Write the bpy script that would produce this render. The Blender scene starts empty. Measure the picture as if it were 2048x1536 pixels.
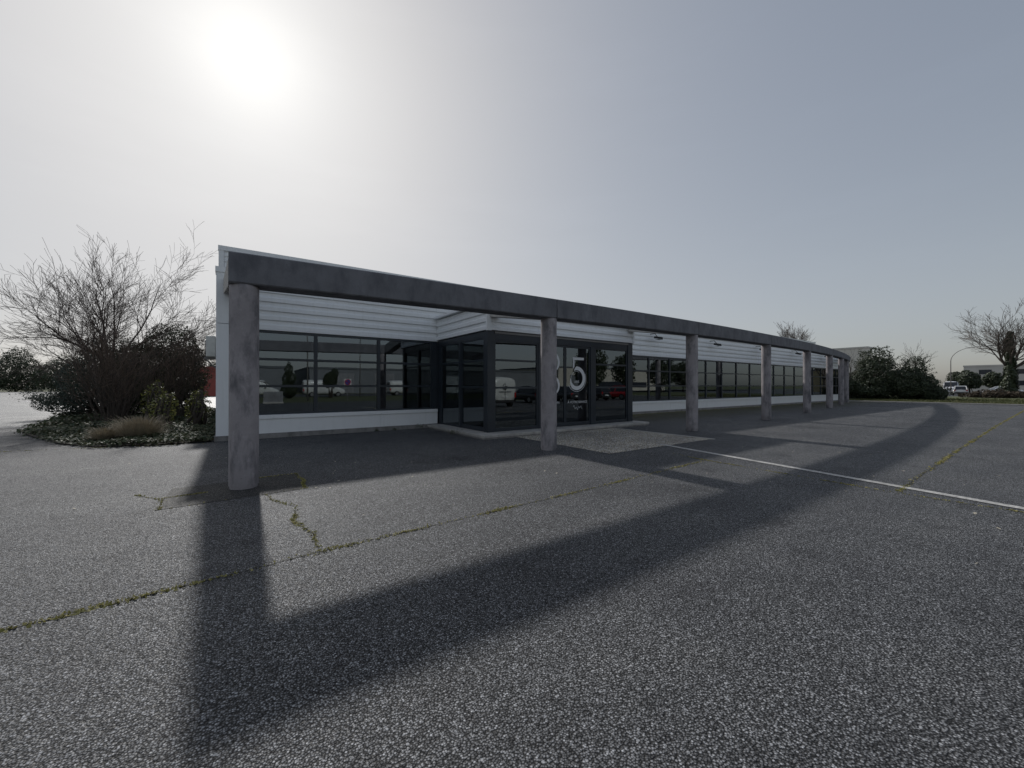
import bpy, bmesh, math, random
from mathutils import Vector, Matrix, noise as mnoise
R = math.radians
S = bpy.context.scene
COL = S.collection

# ------------------------------------------------------------------ camera, sky, sun, exposure
SUN_EL, SUN_AZ = R(34.7), R(1.6)          # azimuth measured from +Y towards +X
cam_d = bpy.data.cameras.new('camera'); cam = bpy.data.objects.new('camera', cam_d); COL.objects.link(cam)
cam_d.sensor_width = 36.0; cam_d.lens = 36.0*800/2048; cam_d.clip_start = 0.05; cam_d.clip_end = 6000
cam.location = (0, 0, 1.5); cam.rotation_euler = (R(90.25), 0, R(-35.06)); S.camera = cam

W = bpy.data.worlds.new('World'); S.world = W; W.use_nodes = True
nt = W.node_tree; nt.nodes.clear()
out = nt.nodes.new('ShaderNodeOutputWorld'); bg = nt.nodes.new('ShaderNodeBackground')
sky = nt.nodes.new('ShaderNodeTexSky'); sky.sky_type = 'NISHITA'; sky.sun_disc = False
sky.sun_elevation = SUN_EL; sky.sun_rotation = SUN_AZ; sky.altitude = 20
sky.air_density = 1.0; sky.dust_density = 1.8; sky.ozone_density = 1.2
# thin high haze: it levels the clear-sky radiance (x/(x+a)) and scatters an aureole round the sun
def vmath(op, a, b):
    n_ = nt.nodes.new('ShaderNodeVectorMath'); n_.operation = op
    for k_, v_ in enumerate((a, b)):
        if isinstance(v_, bpy.types.NodeSocket): nt.links.new(v_, n_.inputs[k_])
        else: n_.inputs[k_].default_value = v_
    return n_.outputs['Value'] if op == 'DOT_PRODUCT' else n_.outputs[0]
hs_ = nt.nodes.new('ShaderNodeHueSaturation'); hs_.inputs['Saturation'].default_value = 0.68; nt.links.new(sky.outputs[0], hs_.inputs['Color'])
veil = vmath('DIVIDE', hs_.outputs[0], vmath('ADD', hs_.outputs[0], (4.6, 4.6, 4.6)))
SUND = (math.sin(SUN_AZ)*math.cos(SUN_EL), math.cos(SUN_AZ)*math.cos(SUN_EL), math.sin(SUN_EL))
dt_ = vmath('DOT_PRODUCT', nt.nodes.new('ShaderNodeTexCoord').outputs['Generated'], SUND)
def powr(e, k_):
    a_ = nt.nodes.new('ShaderNodeMath'); a_.operation = 'MAXIMUM'; nt.links.new(dt_, a_.inputs[0]); a_.inputs[1].default_value = 0
    b_ = nt.nodes.new('ShaderNodeMath'); b_.operation = 'POWER'; nt.links.new(a_.outputs[0], b_.inputs[0]); b_.inputs[1].default_value = e
    c_ = nt.nodes.new('ShaderNodeMath'); c_.operation = 'MULTIPLY'; nt.links.new(b_.outputs[0], c_.inputs[0]); c_.inputs[1].default_value = k_
    return c_.outputs[0]
cb_ = nt.nodes.new('ShaderNodeCombineXYZ')
au = nt.nodes.new('ShaderNodeMath'); nt.links.new(powr(7, 0.035), au.inputs[0])
au2 = nt.nodes.new('ShaderNodeMath'); nt.links.new(powr(60, 0.03), au2.inputs[0]); nt.links.new(powr(200, 0.11), au2.inputs[1]); nt.links.new(au2.outputs[0], au.inputs[1])
for k_ in range(3): nt.links.new(au.outputs[0], cb_.inputs[k_])
hazy = vmath('ADD', vmath('MULTIPLY', veil, (0.505, 0.508, 0.518)), vmath('MULTIPLY', cb_.outputs[0], (1.03, 1.0, 0.90)))
wn = nt.nodes.new('ShaderNodeTexNoise'); wn.inputs['Scale'].default_value = 2.3; wn.inputs['Detail'].default_value = 6; wn.inputs['Roughness'].default_value = 0.6
wm = nt.nodes.new('ShaderNodeMapping'); wm.inputs['Scale'].default_value = (1.0, 1.0, 5.0); wm.inputs['Rotation'].default_value = (0.12, 0.05, 0.4)
nt.links.new(nt.nodes.new('ShaderNodeTexCoord').outputs['Generated'], wm.inputs[0]); nt.links.new(wm.outputs[0], wn.inputs['Vector'])
wr = nt.nodes.new('ShaderNodeMapRange'); wr.inputs['From Min'].default_value = 0.5; wr.inputs['From Max'].default_value = 0.8; wr.inputs['To Min'].default_value = 1.0; wr.inputs['To Max'].default_value = 1.03
nt.links.new(wn.outputs['Fac'], wr.inputs[0])                       # faint wisps of high cloud
wc = nt.nodes.new('ShaderNodeCombineXYZ')
for k_ in range(3): nt.links.new(wr.outputs[0], wc.inputs[k_])
hazy = vmath('MULTIPLY', hazy, wc.outputs[0])
nt.links.new(vmath('MULTIPLY', hazy, (6.67, 6.67, 6.67)), bg.inputs[0]); bg.inputs[1].default_value = 0.15
nt.links.new(bg.outputs[0], out.inputs[0])

sd = bpy.data.lights.new('sun', 'SUN'); sun = bpy.data.objects.new('sun', sd); COL.objects.link(sun)
sd.energy = 1.6; sd.angle = R(1.5); sd.color = (1.0, 0.975, 0.945)
SUNV = Vector((math.sin(SUN_AZ)*math.cos(SUN_EL), math.cos(SUN_AZ)*math.cos(SUN_EL), math.sin(SUN_EL)))
sun.rotation_euler = SUNV.to_track_quat('Z', 'Y').to_euler(); sun.location = SUNV*60
vs = S.view_settings; vs.view_transform = 'Standard'; vs.look = 'None'; vs.gamma = 1.0; vs.exposure = 0.8
vs.use_curve_mapping = False
S.cycles.use_denoising = True

# ------------------------------------------------------------------ materials
def nodes_of(m):
    m.use_nodes = True
    return m.node_tree, m.node_tree.nodes['Principled BSDF']
def texco(t): return t.nodes.new('ShaderNodeTexCoord').outputs['Object']
def geo_pos(t): return t.nodes.new('ShaderNodeNewGeometry').outputs['Position']
def ramp(t, src, stops):
    r = t.nodes.new('ShaderNodeValToRGB'); el = r.color_ramp.elements
    while len(el) < len(stops): el.new(0.5)
    for e, (p, c) in zip(el, stops):
        e.position = p; e.color = (c[0], c[1], c[2], 1) if hasattr(c, '__len__') else (c, c, c, 1)
    t.links.new(src, r.inputs[0]); return r.outputs[0]
def noise(t, vec, scale, detail=4, rough=0.6, stretch=None):
    n = t.nodes.new('ShaderNodeTexNoise'); n.inputs['Scale'].default_value = scale
    n.inputs['Detail'].default_value = detail; n.inputs['Roughness'].default_value = rough
    if stretch:
        mp = t.nodes.new('ShaderNodeMapping'); mp.inputs['Scale'].default_value = stretch
        t.links.new(vec, mp.inputs[0]); vec = mp.outputs[0]
    t.links.new(vec, n.inputs['Vector']); return n.outputs['Fac']
def mixc(t, fac, a, b, mode='MIX'):
    m = t.nodes.new('ShaderNodeMix'); m.data_type = 'RGBA'; m.blend_type = mode
    for sock, v in ((m.inputs[0], fac), (m.inputs[6], a), (m.inputs[7], b)):
        if isinstance(v, bpy.types.NodeSocket): t.links.new(v, sock)
        elif hasattr(v, '__len__'): sock.default_value = (v[0], v[1], v[2], 1)
        else: sock.default_value = v
    return m.outputs[2]
def math_n(t, op, a, b=0.0, clamp=False):
    m = t.nodes.new('ShaderNodeMath'); m.operation = op; m.use_clamp = clamp
    for s, v in ((m.inputs[0], a), (m.inputs[1], b)):
        if isinstance(v, bpy.types.NodeSocket): t.links.new(v, s)
        else: s.default_value = v
    return m.outputs[0]
def bump(t, p, h, strength=0.3, dist=0.01, prev=None):
    b = t.nodes.new('ShaderNodeBump'); b.inputs['Strength'].default_value = strength; b.inputs['Distance'].default_value = dist
    t.links.new(h, b.inputs['Height'])
    if prev: t.links.new(prev, b.inputs['Normal'])
    t.links.new(b.outputs[0], p.inputs['Normal']); return b.outputs[0]
MATS = {}
def mat(name, col, rough=0.6, metal=0.0, var=0.15, scale=3.0, bmp=0.0, bscale=40.0, stretch=None, spec=0.5, col2=None):
    if name in MATS: return MATS[name]
    m = bpy.data.materials.new(name); t, p = nodes_of(m); MATS[name] = m
    v = geo_pos(t)
    n = noise(t, v, scale, 5, 0.65, stretch)
    lo = tuple(c*(1-var) for c in col); hi = tuple(min(1, c*(1+var)) for c in col)
    if col2: lo = col2
    t.links.new(ramp(t, n, [(0.3, lo), (0.7, hi)]), p.inputs['Base Color'])
    t.links.new(ramp(t, n, [(0.3, rough*0.85), (0.7, min(1, rough*1.15))]), p.inputs['Roughness'])
    p.inputs['Metallic'].default_value = metal; p.inputs['Specular IOR Level'].default_value = spec
    if bmp: bump(t, p, noise(t, v, bscale, 3), bmp, 0.01)
    return m

def asphalt_mat(name, lo, hi, scale, moss=False, gloss=0.55, tint=(1.0, 1.0, 1.02), bstr=0.9, gapd=0.12):
    m = bpy.data.materials.new(name); t, p = nodes_of(m); MATS[name] = m
    v = geo_pos(t)
    vo = t.nodes.new('ShaderNodeTexVoronoi'); vo.inputs['Scale'].default_value = scale; vo.inputs['Randomness'].default_value = 1.0
    t.links.new(v, vo.inputs['Vector'])
    sp = t.nodes.new('ShaderNodeSeparateColor'); t.links.new(vo.outputs['Color'], sp.inputs[0])
    stone = ramp(t, sp.outputs[0], [(0.0, [lo*0.8*c for c in tint]), (0.35, [(lo*0.5+hi*0.5)*c for c in tint]), (0.7, [hi*c for c in tint]), (0.92, [min(.8, hi*1.45*c) for c in tint]), (1.0, [min(.85, hi*2.2*c) for c in tint])])
    gap = ramp(t, vo.outputs['Distance'], [(0.28, (1.08, 1.08, 1.08)), (0.60, (gapd, gapd, gapd))])
    c = mixc(t, 1.0, stone, gap, 'MULTIPLY')
    big = ramp(t, noise(t, v, 0.55, 6, 0.62), [(0.25, (0.66, 0.66, 0.68)), (0.5, (1, 1, 1)), (0.72, (1.28, 1.26, 1.22))])
    c = mixc(t, 1.0, c, big, 'MULTIPLY')
    mid = ramp(t, noise(t, v, 26.0, 5, 0.8), [(0.3, (0.6, 0.6, 0.6)), (0.7, (1.35, 1.35, 1.35))])
    c = mixc(t, 1.0, c, mid, 'MULTIPLY')
    # tyre tracks and oil stains
    st = ramp(t, noise(t, v, 1.7, 4, 0.5), [(0.60, (1, 1, 1)), (0.74, (0.60, 0.60, 0.61))])
    c = mixc(t, 1.0, c, ramp(t, noise(t, v, 0.9, 5, 0.6, (0.18, 1.0, 1.0)), [(0.30, (0.84, 0.84, 0.85)), (0.5, (1, 1, 1)), (0.70, (1.14, 1.13, 1.11))]), 'MULTIPLY')
    c = mixc(t, 1.0, c, st, 'MULTIPLY')
    c = mixc(t, 1.0, c, ramp(t, noise(t, v, 0.42, 3, 0.45), [(0.60, (1, 1, 1)), (0.68, (0.74, 0.74, 0.75))]), 'MULTIPLY')
    v2 = t.nodes.new('ShaderNodeTexVoronoi'); v2.inputs['Scale'].default_value = scale*.42; t.links.new(v, v2.inputs['Vector'])
    s2 = t.nodes.new('ShaderNodeSeparateColor'); t.links.new(v2.outputs['Color'], s2.inputs[0])
    chip = math_n(t, 'MULTIPLY', ramp(t, s2.outputs[0], [(0.90, 0.0), (0.93, 1.0)]), ramp(t, v2.outputs['Distance'], [(0.22, 0.8), (0.36, 0.0)]))
    c = mixc(t, chip, c, [min(.8, hi*1.9*q) for q in tint])           # scattered larger pale stones
    if moss:                                   # algae growing on the damp strip by the north wall
        sx = t.nodes.new('ShaderNodeSeparateXYZ'); t.links.new(v, sx.inputs[0])
        a = math_n(t, 'MULTIPLY', math_n(t, 'SUBTRACT', sx.outputs[1], 9.2), 0.26, True)
        b = math_n(t, 'MULTIPLY', math_n(t, 'SUBTRACT', sx.outputs[0], 12.2), 0.35, True)
        g = ramp(t, noise(t, v, 1.3, 5, 0.7), [(0.32, 0.0), (0.58, 1.0)])
        f = math_n(t, 'MULTIPLY', math_n(t, 'MULTIPLY', a, b), math_n(t, 'ADD', math_n(t, 'MULTIPLY', g, 0.65), 0.35), True)
        c = mixc(t, f, c, (0.085, 0.076, 0.026))
    t.links.new(c, p.inputs['Base Color'])
    t.links.new(ramp(t, sp.outputs[1], [(0.0, gloss*0.75), (1.0, min(1, gloss*1.35))]), p.inputs['Roughness'])
    p.inputs['Specular IOR Level'].default_value = 0.3
    # stone relief: each stone a dome with its own height
    dome = ramp(t, vo.outputs['Distance'], [(0.0, 1.0), (0.4, 0.8), (0.8, 0.0)])
    hgt = math_n(t, 'MULTIPLY', dome, math_n(t, 'ADD', math_n(t, 'MULTIPLY', sp.outputs[2], 0.9), 0.3))
    b1 = bump(t, p, hgt, bstr, 0.55/scale)
    bump(t, p, noise(t, v, 2.2, 3), 0.25, 0.03, b1)
    return m

M_ASPH = asphalt_mat('asphalt', 0.056, 0.205, 98.0, moss=True, gloss=0.66, tint=(.985, 1.0, 1.03))
M_PATCH = asphalt_mat('asphalt_patch', 0.04, 0.115, 120.0, gloss=0.7, tint=(1.05, 1.02, 0.96))
M_PEB = asphalt_mat('pebble_concrete', 0.42, 0.74, 34.0, gloss=0.8, tint=(1.12, 1.0, 0.80), gapd=0.3)
M_GLARE = asphalt_mat('glare_tarmac', 0.34, 0.55, 60.0, gloss=0.5, tint=(1.02, 1.0, 0.96), bstr=0.3)  # yard paving, its colour lightened to carry the glare of grazing sun
M_ROAD = asphalt_mat('street_tarmac', 0.05, 0.12, 60.0, gloss=0.5, bstr=0.3)

def concrete(name, col, dark, streak=0.6, rough=0.8, spot=0.0):
    m = bpy.data.materials.new(name); t, p = nodes_of(m); MATS[name] = m; v = geo_pos(t)
    n1 = ramp(t, noise(t, v, 1.9, 7, 0.68), [(0.3, [c*0.78 for c in col]), (0.55, col), (0.75, [min(1, c*1.22) for c in col])])
    s = ramp(t, noise(t, v, 2.6, 7, 0.66, (1.5, 1.5, 0.62)), [(0.47, 0.0), (0.66, 1.0)])
    c = mixc(t, math_n(t, 'MULTIPLY', s, streak), n1, dark)
    s2 = ramp(t, noise(t, v, 11.0, 4, 0.6), [(0.6, 0.0), (0.75, 1.0)])
    c = mixc(t, math_n(t, 'MULTIPLY', s2, 0.45), c, [min(1, q*1.35) for q in col])
    s3 = ramp(t, noise(t, v, 26.0, 3, 0.6), [(0.66, 0.0), (0.74, 1.0)])
    c = mixc(t, math_n(t, 'MULTIPLY', s3, 0.5), c, dark)
    t.links.new(c, p.inputs['Base Color']); p.inputs['Roughness'].default_value = rough
    b = bump(t, p, noise(t, v, 60, 4, 0.7), 0.35, 0.006); bump(t, p, noise(t, v, 6, 4), 0.25, 0.02, b)
    return m
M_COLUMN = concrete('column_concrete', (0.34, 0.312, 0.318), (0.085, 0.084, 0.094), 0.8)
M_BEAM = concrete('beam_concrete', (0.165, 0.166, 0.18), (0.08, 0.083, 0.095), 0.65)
M_TIE = concrete('tie_concrete', (0.46, 0.44, 0.41), (0.26, 0.25, 0.24), 0.4)
M_STEP = concrete('step_concrete', (0.44, 0.42, 0.39), (0.2, 0.19, 0.17), 0.5)
M_PLINTH = concrete('plinth_concrete', (0.27, 0.26, 0.25), (0.10, 0.10, 0.09), 0.7)

def white_metal(name, col, dirt):
    m = bpy.data.materials.new(name); t, p = nodes_of(m); MATS[name] = m; v = geo_pos(t)
    n = ramp(t, noise(t, v, 0.8, 5, 0.6), [(0.3, [c*0.93 for c in col]), (0.7, col)])
    s = ramp(t, noise(t, v, 2.0, 6, 0.7, (4.0, 4.0, 0.35)), [(0.5, 0.0), (0.75, 1.0)])
    c = mixc(t, math_n(t, 'MULTIPLY', s, dirt), n, (0.36, 0.37, 0.33))
    t.links.new(c, p.inputs['Base Color']); p.inputs['Roughness'].default_value = 0.42
    bump(t, p, noise(t, v, 2.5, 2), 0.08, 0.02)
    return m
M_CLAD = white_metal('white_lacquered_steel', (0.86, 0.875, 0.88), 0.16)
M_SILL = white_metal('white_sill_panel', (0.87, 0.88, 0.88), 0.14)
M_FRAME = mat('anthracite_aluminium', (0.020, 0.027, 0.036), 0.38, 0.0, 0.2, 2.0)
M_DARK = mat('dark_rubber', (0.012, 0.012, 0.013), 0.7)
M_GREYTRIM = mat('grey_shutter_box', (0.20, 0.19, 0.18), 0.5)
M_VINYL = mat('white_vinyl', (0.72, 0.73, 0.74), 0.5, var=0.04)
M_PAINT_LINE = None
M_INT_WALL = mat('interior_wall', (0.16, 0.16, 0.165), 0.9)
M_INT_CEIL = mat('interior_ceiling', (0.42, 0.42, 0.41), 0.9)
M_INT_FLOOR = mat('interior_floor', (0.06, 0.058, 0.055), 0.4)
M_ROOF = mat('roof_membrane', (0.22, 0.22, 0.22), 0.85)
M_BARK = mat('bark', (0.075, 0.06, 0.05), 0.9, var=0.4, scale=9)
M_TWIG = mat('twig_bark', (0.13, 0.105, 0.09), 0.85, var=0.35, scale=4)
M_THICKET = mat('brown_stem', (0.17, 0.125, 0.095), 0.9, var=0.4, scale=6)
M_DRY = mat('dry_grass', (0.33, 0.28, 0.20), 0.9, var=0.4, scale=9)
M_EARTH = mat('bed_soil', (0.05, 0.042, 0.03), 0.95, var=0.4, scale=5, bmp=0.5)

def leaf_mat(name, cols, rough=0.5, trans=0.15):
    m = bpy.data.materials.new(name); t, p = nodes_of(m); MATS[name] = m
    g = t.nodes.new('ShaderNodeNewGeometry')
    c = ramp(t, g.outputs['Random Per Island'], [(i/(len(cols)-1), q) for i, q in enumerate(cols)])
    t.links.new(c, p.inputs['Base Color']); p.inputs['Roughness'].default_value = rough
    tr = t.nodes.new('ShaderNodeBsdfTranslucent'); t.links.new(c, tr.inputs[0])
    mx = t.nodes.new('ShaderNodeMixShader'); mx.inputs[0].default_value = trans
    t.links.new(p.outputs[0], mx.inputs[1]); t.links.new(tr.outputs[0], mx.inputs[2])
    t.links.new(mx.outputs[0], t.nodes['Material Output'].inputs[0])
    return m
M_LEAF_DARK = leaf_mat('evergreen_leaf', [(0.026, 0.038, 0.02), (0.045, 0.062, 0.03), (0.075, 0.09, 0.046)])
M_LEAF_CON = leaf_mat('conifer_needles', [(0.026, 0.044, 0.036), (0.045, 0.066, 0.05), (0.065, 0.08, 0.06)], 0.6)
M_LEAF_IVY = leaf_mat('ivy_leaf', [(0.02, 0.034, 0.014), (0.045, 0.065, 0.028), (0.085, 0.10, 0.045), (0.13, 0.12, 0.065)], 0.62)
M_LEAF_YEL = leaf_mat('young_shrub_leaf', [(0.08, 0.10, 0.025), (0.14, 0.15, 0.04), (0.20, 0.19, 0.06)], 0.5, 0.3)
M_MOSS = leaf_mat('joint_moss', [(0.15, 0.145, 0.035), (0.29, 0.265, 0.08), (0.42, 0.37, 0.17)], 0.8, 0.2)
M_GRASS = leaf_mat('lawn_grass', [(0.05, 0.065, 0.018), (0.08, 0.09, 0.03), (0.13, 0.12, 0.05)], 0.7, 0.25)
M_LAWN = mat('lawn', (0.075, 0.085, 0.03), 0.95, var=0.35, scale=0.7, bmp=0.6, bscale=25)

def glass_mat(name, tint, ior, maxr=1.0):
    m = bpy.data.materials.new(name); m.use_nodes = True; t = m.node_tree; t.nodes.clear(); MATS[name] = m
    o = t.nodes.new('ShaderNodeOutputMaterial'); mx = t.nodes.new('ShaderNodeMixShader')
    tr = t.nodes.new('ShaderNodeBsdfTransparent'); tr.inputs[0].default_value = (*tint, 1)
    gl = t.nodes.new('ShaderNodeBsdfGlossy'); gl.inputs['Roughness'].default_value = 0.0; gl.inputs[0].default_value = (0.84, 0.94, 1, 1)
    fr = t.nodes.new('ShaderNodeFresnel'); fr.inputs[0].default_value = ior
    v = t.nodes.new('ShaderNodeNewGeometry').outputs['Position']
    b = t.nodes.new('ShaderNodeBump'); b.inputs['Strength'].default_value = 0.035; b.inputs['Distance'].default_value = 0.02
    t.links.new(noise(t, v, 1.1, 1), b.inputs['Height']); t.links.new(b.outputs[0], gl.inputs['Normal'])
    t.links.new(fr.outputs[0], mx.inputs[0]); t.links.new(tr.outputs[0], mx.inputs[1]); t.links.new(gl.outputs[0], mx.inputs[2])
    t.links.new(mx.outputs[0], o.inputs[0]); return m
M_GLASS = glass_mat('tinted_glass', (0.34, 0.37, 0.39), 2.15)
M_CARGLASS = mat('car_glass', (0.012, 0.014, 0.017), 0.05, var=0.05, spec=0.8)

def car_paint(name, col):
    if name in MATS: return MATS[name]
    m = bpy.data.materials.new(name); t, p = nodes_of(m); MATS[name] = m
    v = geo_pos(t); n = noise(t, v, 3, 4)
    t.links.new(ramp(t, n, [(0.3, [c*0.9 for c in col]), (0.7, col)]), p.inputs['Base Color'])
    p.inputs['Roughness'].default_value = 0.35; p.inputs['Coat Weight'].default_value = 0.8; p.inputs['Coat Roughness'].default_value = 0.08
    return m
def paint_line_mat():
    m = bpy.data.materials.new('worn_road_paint'); t, p = nodes_of(m); v = geo_pos(t)
    vo = t.nodes.new('ShaderNodeTexVoronoi'); vo.inputs['Scale'].default_value = 92; t.links.new(v, vo.inputs['Vector'])
    w = math_n(t, 'MULTIPLY', ramp(t, noise(t, v, 22, 5, 0.75), [(0.42, 0.0), (0.54, 1.0)]), ramp(t, noise(t, v, 2.6, 3, 0.6), [(0.36, 0.25), (0.5, 1.0)]))
    w2 = ramp(t, vo.outputs['Distance'], [(0.5, 1.0), (0.8, 0.55)])
    f = math_n(t, 'MULTIPLY', w, w2)
    f = math_n(t, 'ADD', math_n(t, 'MULTIPLY', f, 0.55), 0.4, True)
    t.links.new(mixc(t, f, (0.06, 0.06, 0.062), (0.60, 0.585, 0.55)), p.inputs['Base Color'])
    p.inputs['Roughness'].default_value = 0.7
    bump(t, p, vo.outputs['Distance'], 0.5, 0.004); return m
M_PAINT_LINE = paint_line_mat()

# ------------------------------------------------------------------ helpers
ORI = {}
def props(o, label=None, cat=None, group=None, kind=None):
    if label: o['label'] = label
    if cat: o['category'] = cat
    if group: o['group'] = group
    if kind: o['kind'] = kind
    return o
def thing(name, label, cat, loc=(0, 0, 0), rz=0.0, group=None):
    o = bpy.data.objects.new(name, None); COL.objects.link(o); o.location = loc; o.rotation_euler = (0, 0, rz)
    o.empty_display_size = 0.2; ORI[o.name] = Vector(loc)
    return props(o, label, cat, group)
class MB:
    def __init__(s): s.v = []; s.f = []
    def box(s, x0, x1, y0, y1, z0, z1):
        b = len(s.v)
        s.v += [(x0, y0, z0), (x1, y0, z0), (x1, y1, z0), (x0, y1, z0), (x0, y0, z1), (x1, y0, z1), (x1, y1, z1), (x0, y1, z1)]
        s.f += [(b, b+3, b+2, b+1), (b+4, b+5, b+6, b+7), (b, b+1, b+5, b+4), (b+1, b+2, b+6, b+5), (b+2, b+3, b+7, b+6), (b+3, b, b+4, b+7)]
        return s
    def quad(s, a, b, c, d):
        n = len(s.v); s.v += [tuple(a), tuple(b), tuple(c), tuple(d)]; s.f.append((n, n+1, n+2, n+3)); return s
    def poly(s, pts):
        n = len(s.v); s.v += [tuple(p) for p in pts]; s.f.append(tuple(range(n, n+len(pts)))); return s
    def prism(s, pts, a, b):        # pts: list of 3D points, swept from +a to +b (vectors)
        n = len(s.v); k = len(pts); a = Vector(a); b = Vector(b)
        s.v += [tuple(Vector(p)+a) for p in pts] + [tuple(Vector(p)+b) for p in pts]
        s.f.append(tuple(range(n+k-1, n-1, -1))); s.f.append(tuple(range(n+k, n+2*k)))
        for i in range(k):
            j = (i+1) % k; s.f.append((n+i, n+j, n+k+j, n+k+i))
        return s
    def tube(s, pts, rads, n=8, caps=True):
        pts = [Vector(p) for p in pts]; b = len(s.v); prev = None
        for i, p in enumerate(pts):
            d = (pts[min(i+1, len(pts)-1)] - pts[max(i-1, 0)])
            if d.length < 1e-9: d = Vector((0, 0, 1))
            d.normalize()
            ref = prev if prev is not None else (Vector((1, 0, 0)) if abs(d.x) < 0.9 else Vector((0, 1, 0)))
            u = (ref - d*ref.dot(d)); u = u.normalized() if u.length > 1e-6 else d.orthogonal().normalized()
            prev = u; w = d.cross(u); r = rads[i] if hasattr(rads, '__len__') else rads
            for k in range(n):
                a = 2*math.pi*k/n; s.v.append(tuple(p + (u*math.cos(a) + w*math.sin(a))*r))
        for i in range(len(pts)-1):
            for k in range(n):
                j = (k+1) % n; s.f.append((b+i*n+k, b+i*n+j, b+(i+1)*n+j, b+(i+1)*n+k))
        if caps:
            s.f.append(tuple(b+k for k in range(n-1, -1, -1))); e = b+(len(pts)-1)*n; s.f.append(tuple(e+k for k in range(n)))
        return s
    def build(s, name, m, parent=None, smooth=False, bevel=0.0, local=False):
        me = bpy.data.meshes.new(name); vv = s.v
        off = Vector((0, 0, 0))
        if parent is not None and not local:
            off = ORI.get(parent.name, Vector((0, 0, 0)))
            vv = [(a-off.x, b-off.y, c-off.z) for a, b, c in vv]
        me.from_pydata(vv, [], s.f); me.update()
        me.materials.append(m)
        if smooth: me.polygons.foreach_set('use_smooth', [True]*len(me.polygons))
        o = bpy.data.objects.new(name, me); COL.objects.link(o)
        if parent is not None: o.parent = parent
        ORI[o.name] = off
        if bevel:
            bv = o.modifiers.new('bevel', 'BEVEL'); bv.width = bevel; bv.segments = 2; bv.limit_method = 'ANGLE'
        return o
def box(name, m, parent, x0, x1, y0, y1, z0, z1, bevel=0.0):
    return MB().box(x0, x1, y0, y1, z0, z1).build(name, m, parent, bevel=bevel)
def sheet(name, m, x0, x1, y0, y1, z, kind='structure', nx=1, ny=1):
    b = MB(); 
    b.poly([(x0, y0, z), (x1, y0, z), (x1, y1, z), (x0, y1, z)])
    return props(b.build(name, m), kind=kind)

# ------------------------------------------------------------------ ground and paved areas
sheet('ground', M_LAWN, -1500, 1500, -1500, 1500, 0.0)
sheet('forecourt', M_ASPH, -45, 48.6, -13, 22, 0.004)
sheet('side_yard', M_GLARE, -160, -0.6, 22, 150, 0.005)
sheet('street', M_ROAD, -300, 300, -52, -34, 0.004)
sheet('car_park', M_ROAD, 84, 150, -70, 60, 0.004)
props(box('kerb', M_STEP, None, 48.6, 48.74, -13, 13.0, 0.0, 0.10, 0.02), kind='structure')
pad = sheet('gravel_pad', M_PEB, 6.8, 11.0, 5.96, 9.46, 0.010)
props(box('pad_edging', M_STEP, None, 11.0, 11.09, 5.9, 9.46, 0.0, 0.016), kind='structure')
MB().poly([(-0.75, 6.38, .008), (0.88, 6.50, .008), (0.90, 7.69, .008), (-0.7, 7.58, .008)])
pm = MB().poly([(-0.75, 6.38, .008), (0.88, 6.50, .008), (0.90, 7.69, .008), (-0.7, 7.58, .008)]).build('asphalt_patch', M_PATCH); props(pm, kind='structure')
rnd = random.Random(4)
ln = MB(); a, b = Vector((8.98, 6.25, .012)), Vector((7.45, -1.9, .012)); d = (b-a).normalized(); n = Vector((-d.y, d.x, 0))
N = 60
for i in range(N):
    p, q = a.lerp(b, i/N), a.lerp(b, (i+1)/N); w0 = .072
    ln.quad(p-n*w0, p+n*w0, q+n*w0, q-n*w0)
props(ln.build('parking_line', M_PAINT_LINE), kind='structure')

# joints in the asphalt: dark irregular cracks with moss growing in them
def joint(name, pts, width, moss_density, seed, dark=M_DARK):
    rg = random.Random(seed); cb = MB(); mb = MB(); z = .0065 + seed*0.0003
    poly = []
    for (x0, y0), (x1, y1) in zip(pts[:-1], pts[1:]):
        L = math.hypot(x1-x0, y1-y0); k = max(2, int(L/0.06))
        for i in range(k):
            f = i/k; poly.append(Vector((x0+(x1-x0)*f, y0+(y1-y0)*f, z)))
    poly.append(Vector((*pts[-1], z)))
    L_, R_ = [], []
    for i, p in enumerate(poly):
        d = (poly[min(i+1, len(poly)-1)]-poly[max(0, i-1)]).normalized(); nn = Vector((-d.y, d.x, 0))
        off = mnoise.noise(Vector((p.x*3, p.y*3, seed)))*0.018 + mnoise.noise(Vector((p.x*14, p.y*14, seed)))*0.008
        w = .6*width*(0.3+1.1*abs(mnoise.noise(Vector((p.x*5, p.y*5, seed+9)))) + 0.3*rg.random())
        c = p+nn*off; L_.append(c-nn*w); R_.append(c+nn*w)
        dens = moss_density*max(.10, mnoise.noise(Vector((p.x*1.7, p.y*1.7, seed+3)))*1.7+0.40)
        far = 1.0 if (p.x**2+p.y**2) < 100 else 0.5
        for _ in range(int(dens*17*far + rg.random())):
            q = c + nn*rg.gauss(0, width*2.0) + d*rg.uniform(-.03, .03); h = rg.uniform(.004, .016); s_ = rg.uniform(.005, .014)/math.sqrt(far)
            an = rg.uniform(0, 6.28); e = Vector((math.cos(an), math.sin(an), 0))*s_; g = Vector((-e.y, e.x, 0))*0.5
            mb.poly([q-e-g, q+e-g, q+e*0.3+g+Vector((0, 0, h)), q-e*0.6+g+Vector((0, 0, h*0.8))])
            if rg.random() < .12:
                tip = q+Vector((rg.gauss(0, .012), rg.gauss(0, .012), rg.uniform(.015, .04))); mb.poly([q-g*.25, q+g*.25, tip])
    for i in range(len(poly)-1): cb.quad(L_[i], R_[i], R_[i+1], L_[i+1])
    props(cb.build('pavement_joint', M_CRACK), kind='structure')
    if mb.v: props(mb.build('joint_moss', M_MOSS), 'green and yellow moss growing along '+name, 'moss', kind='stuff')
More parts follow.
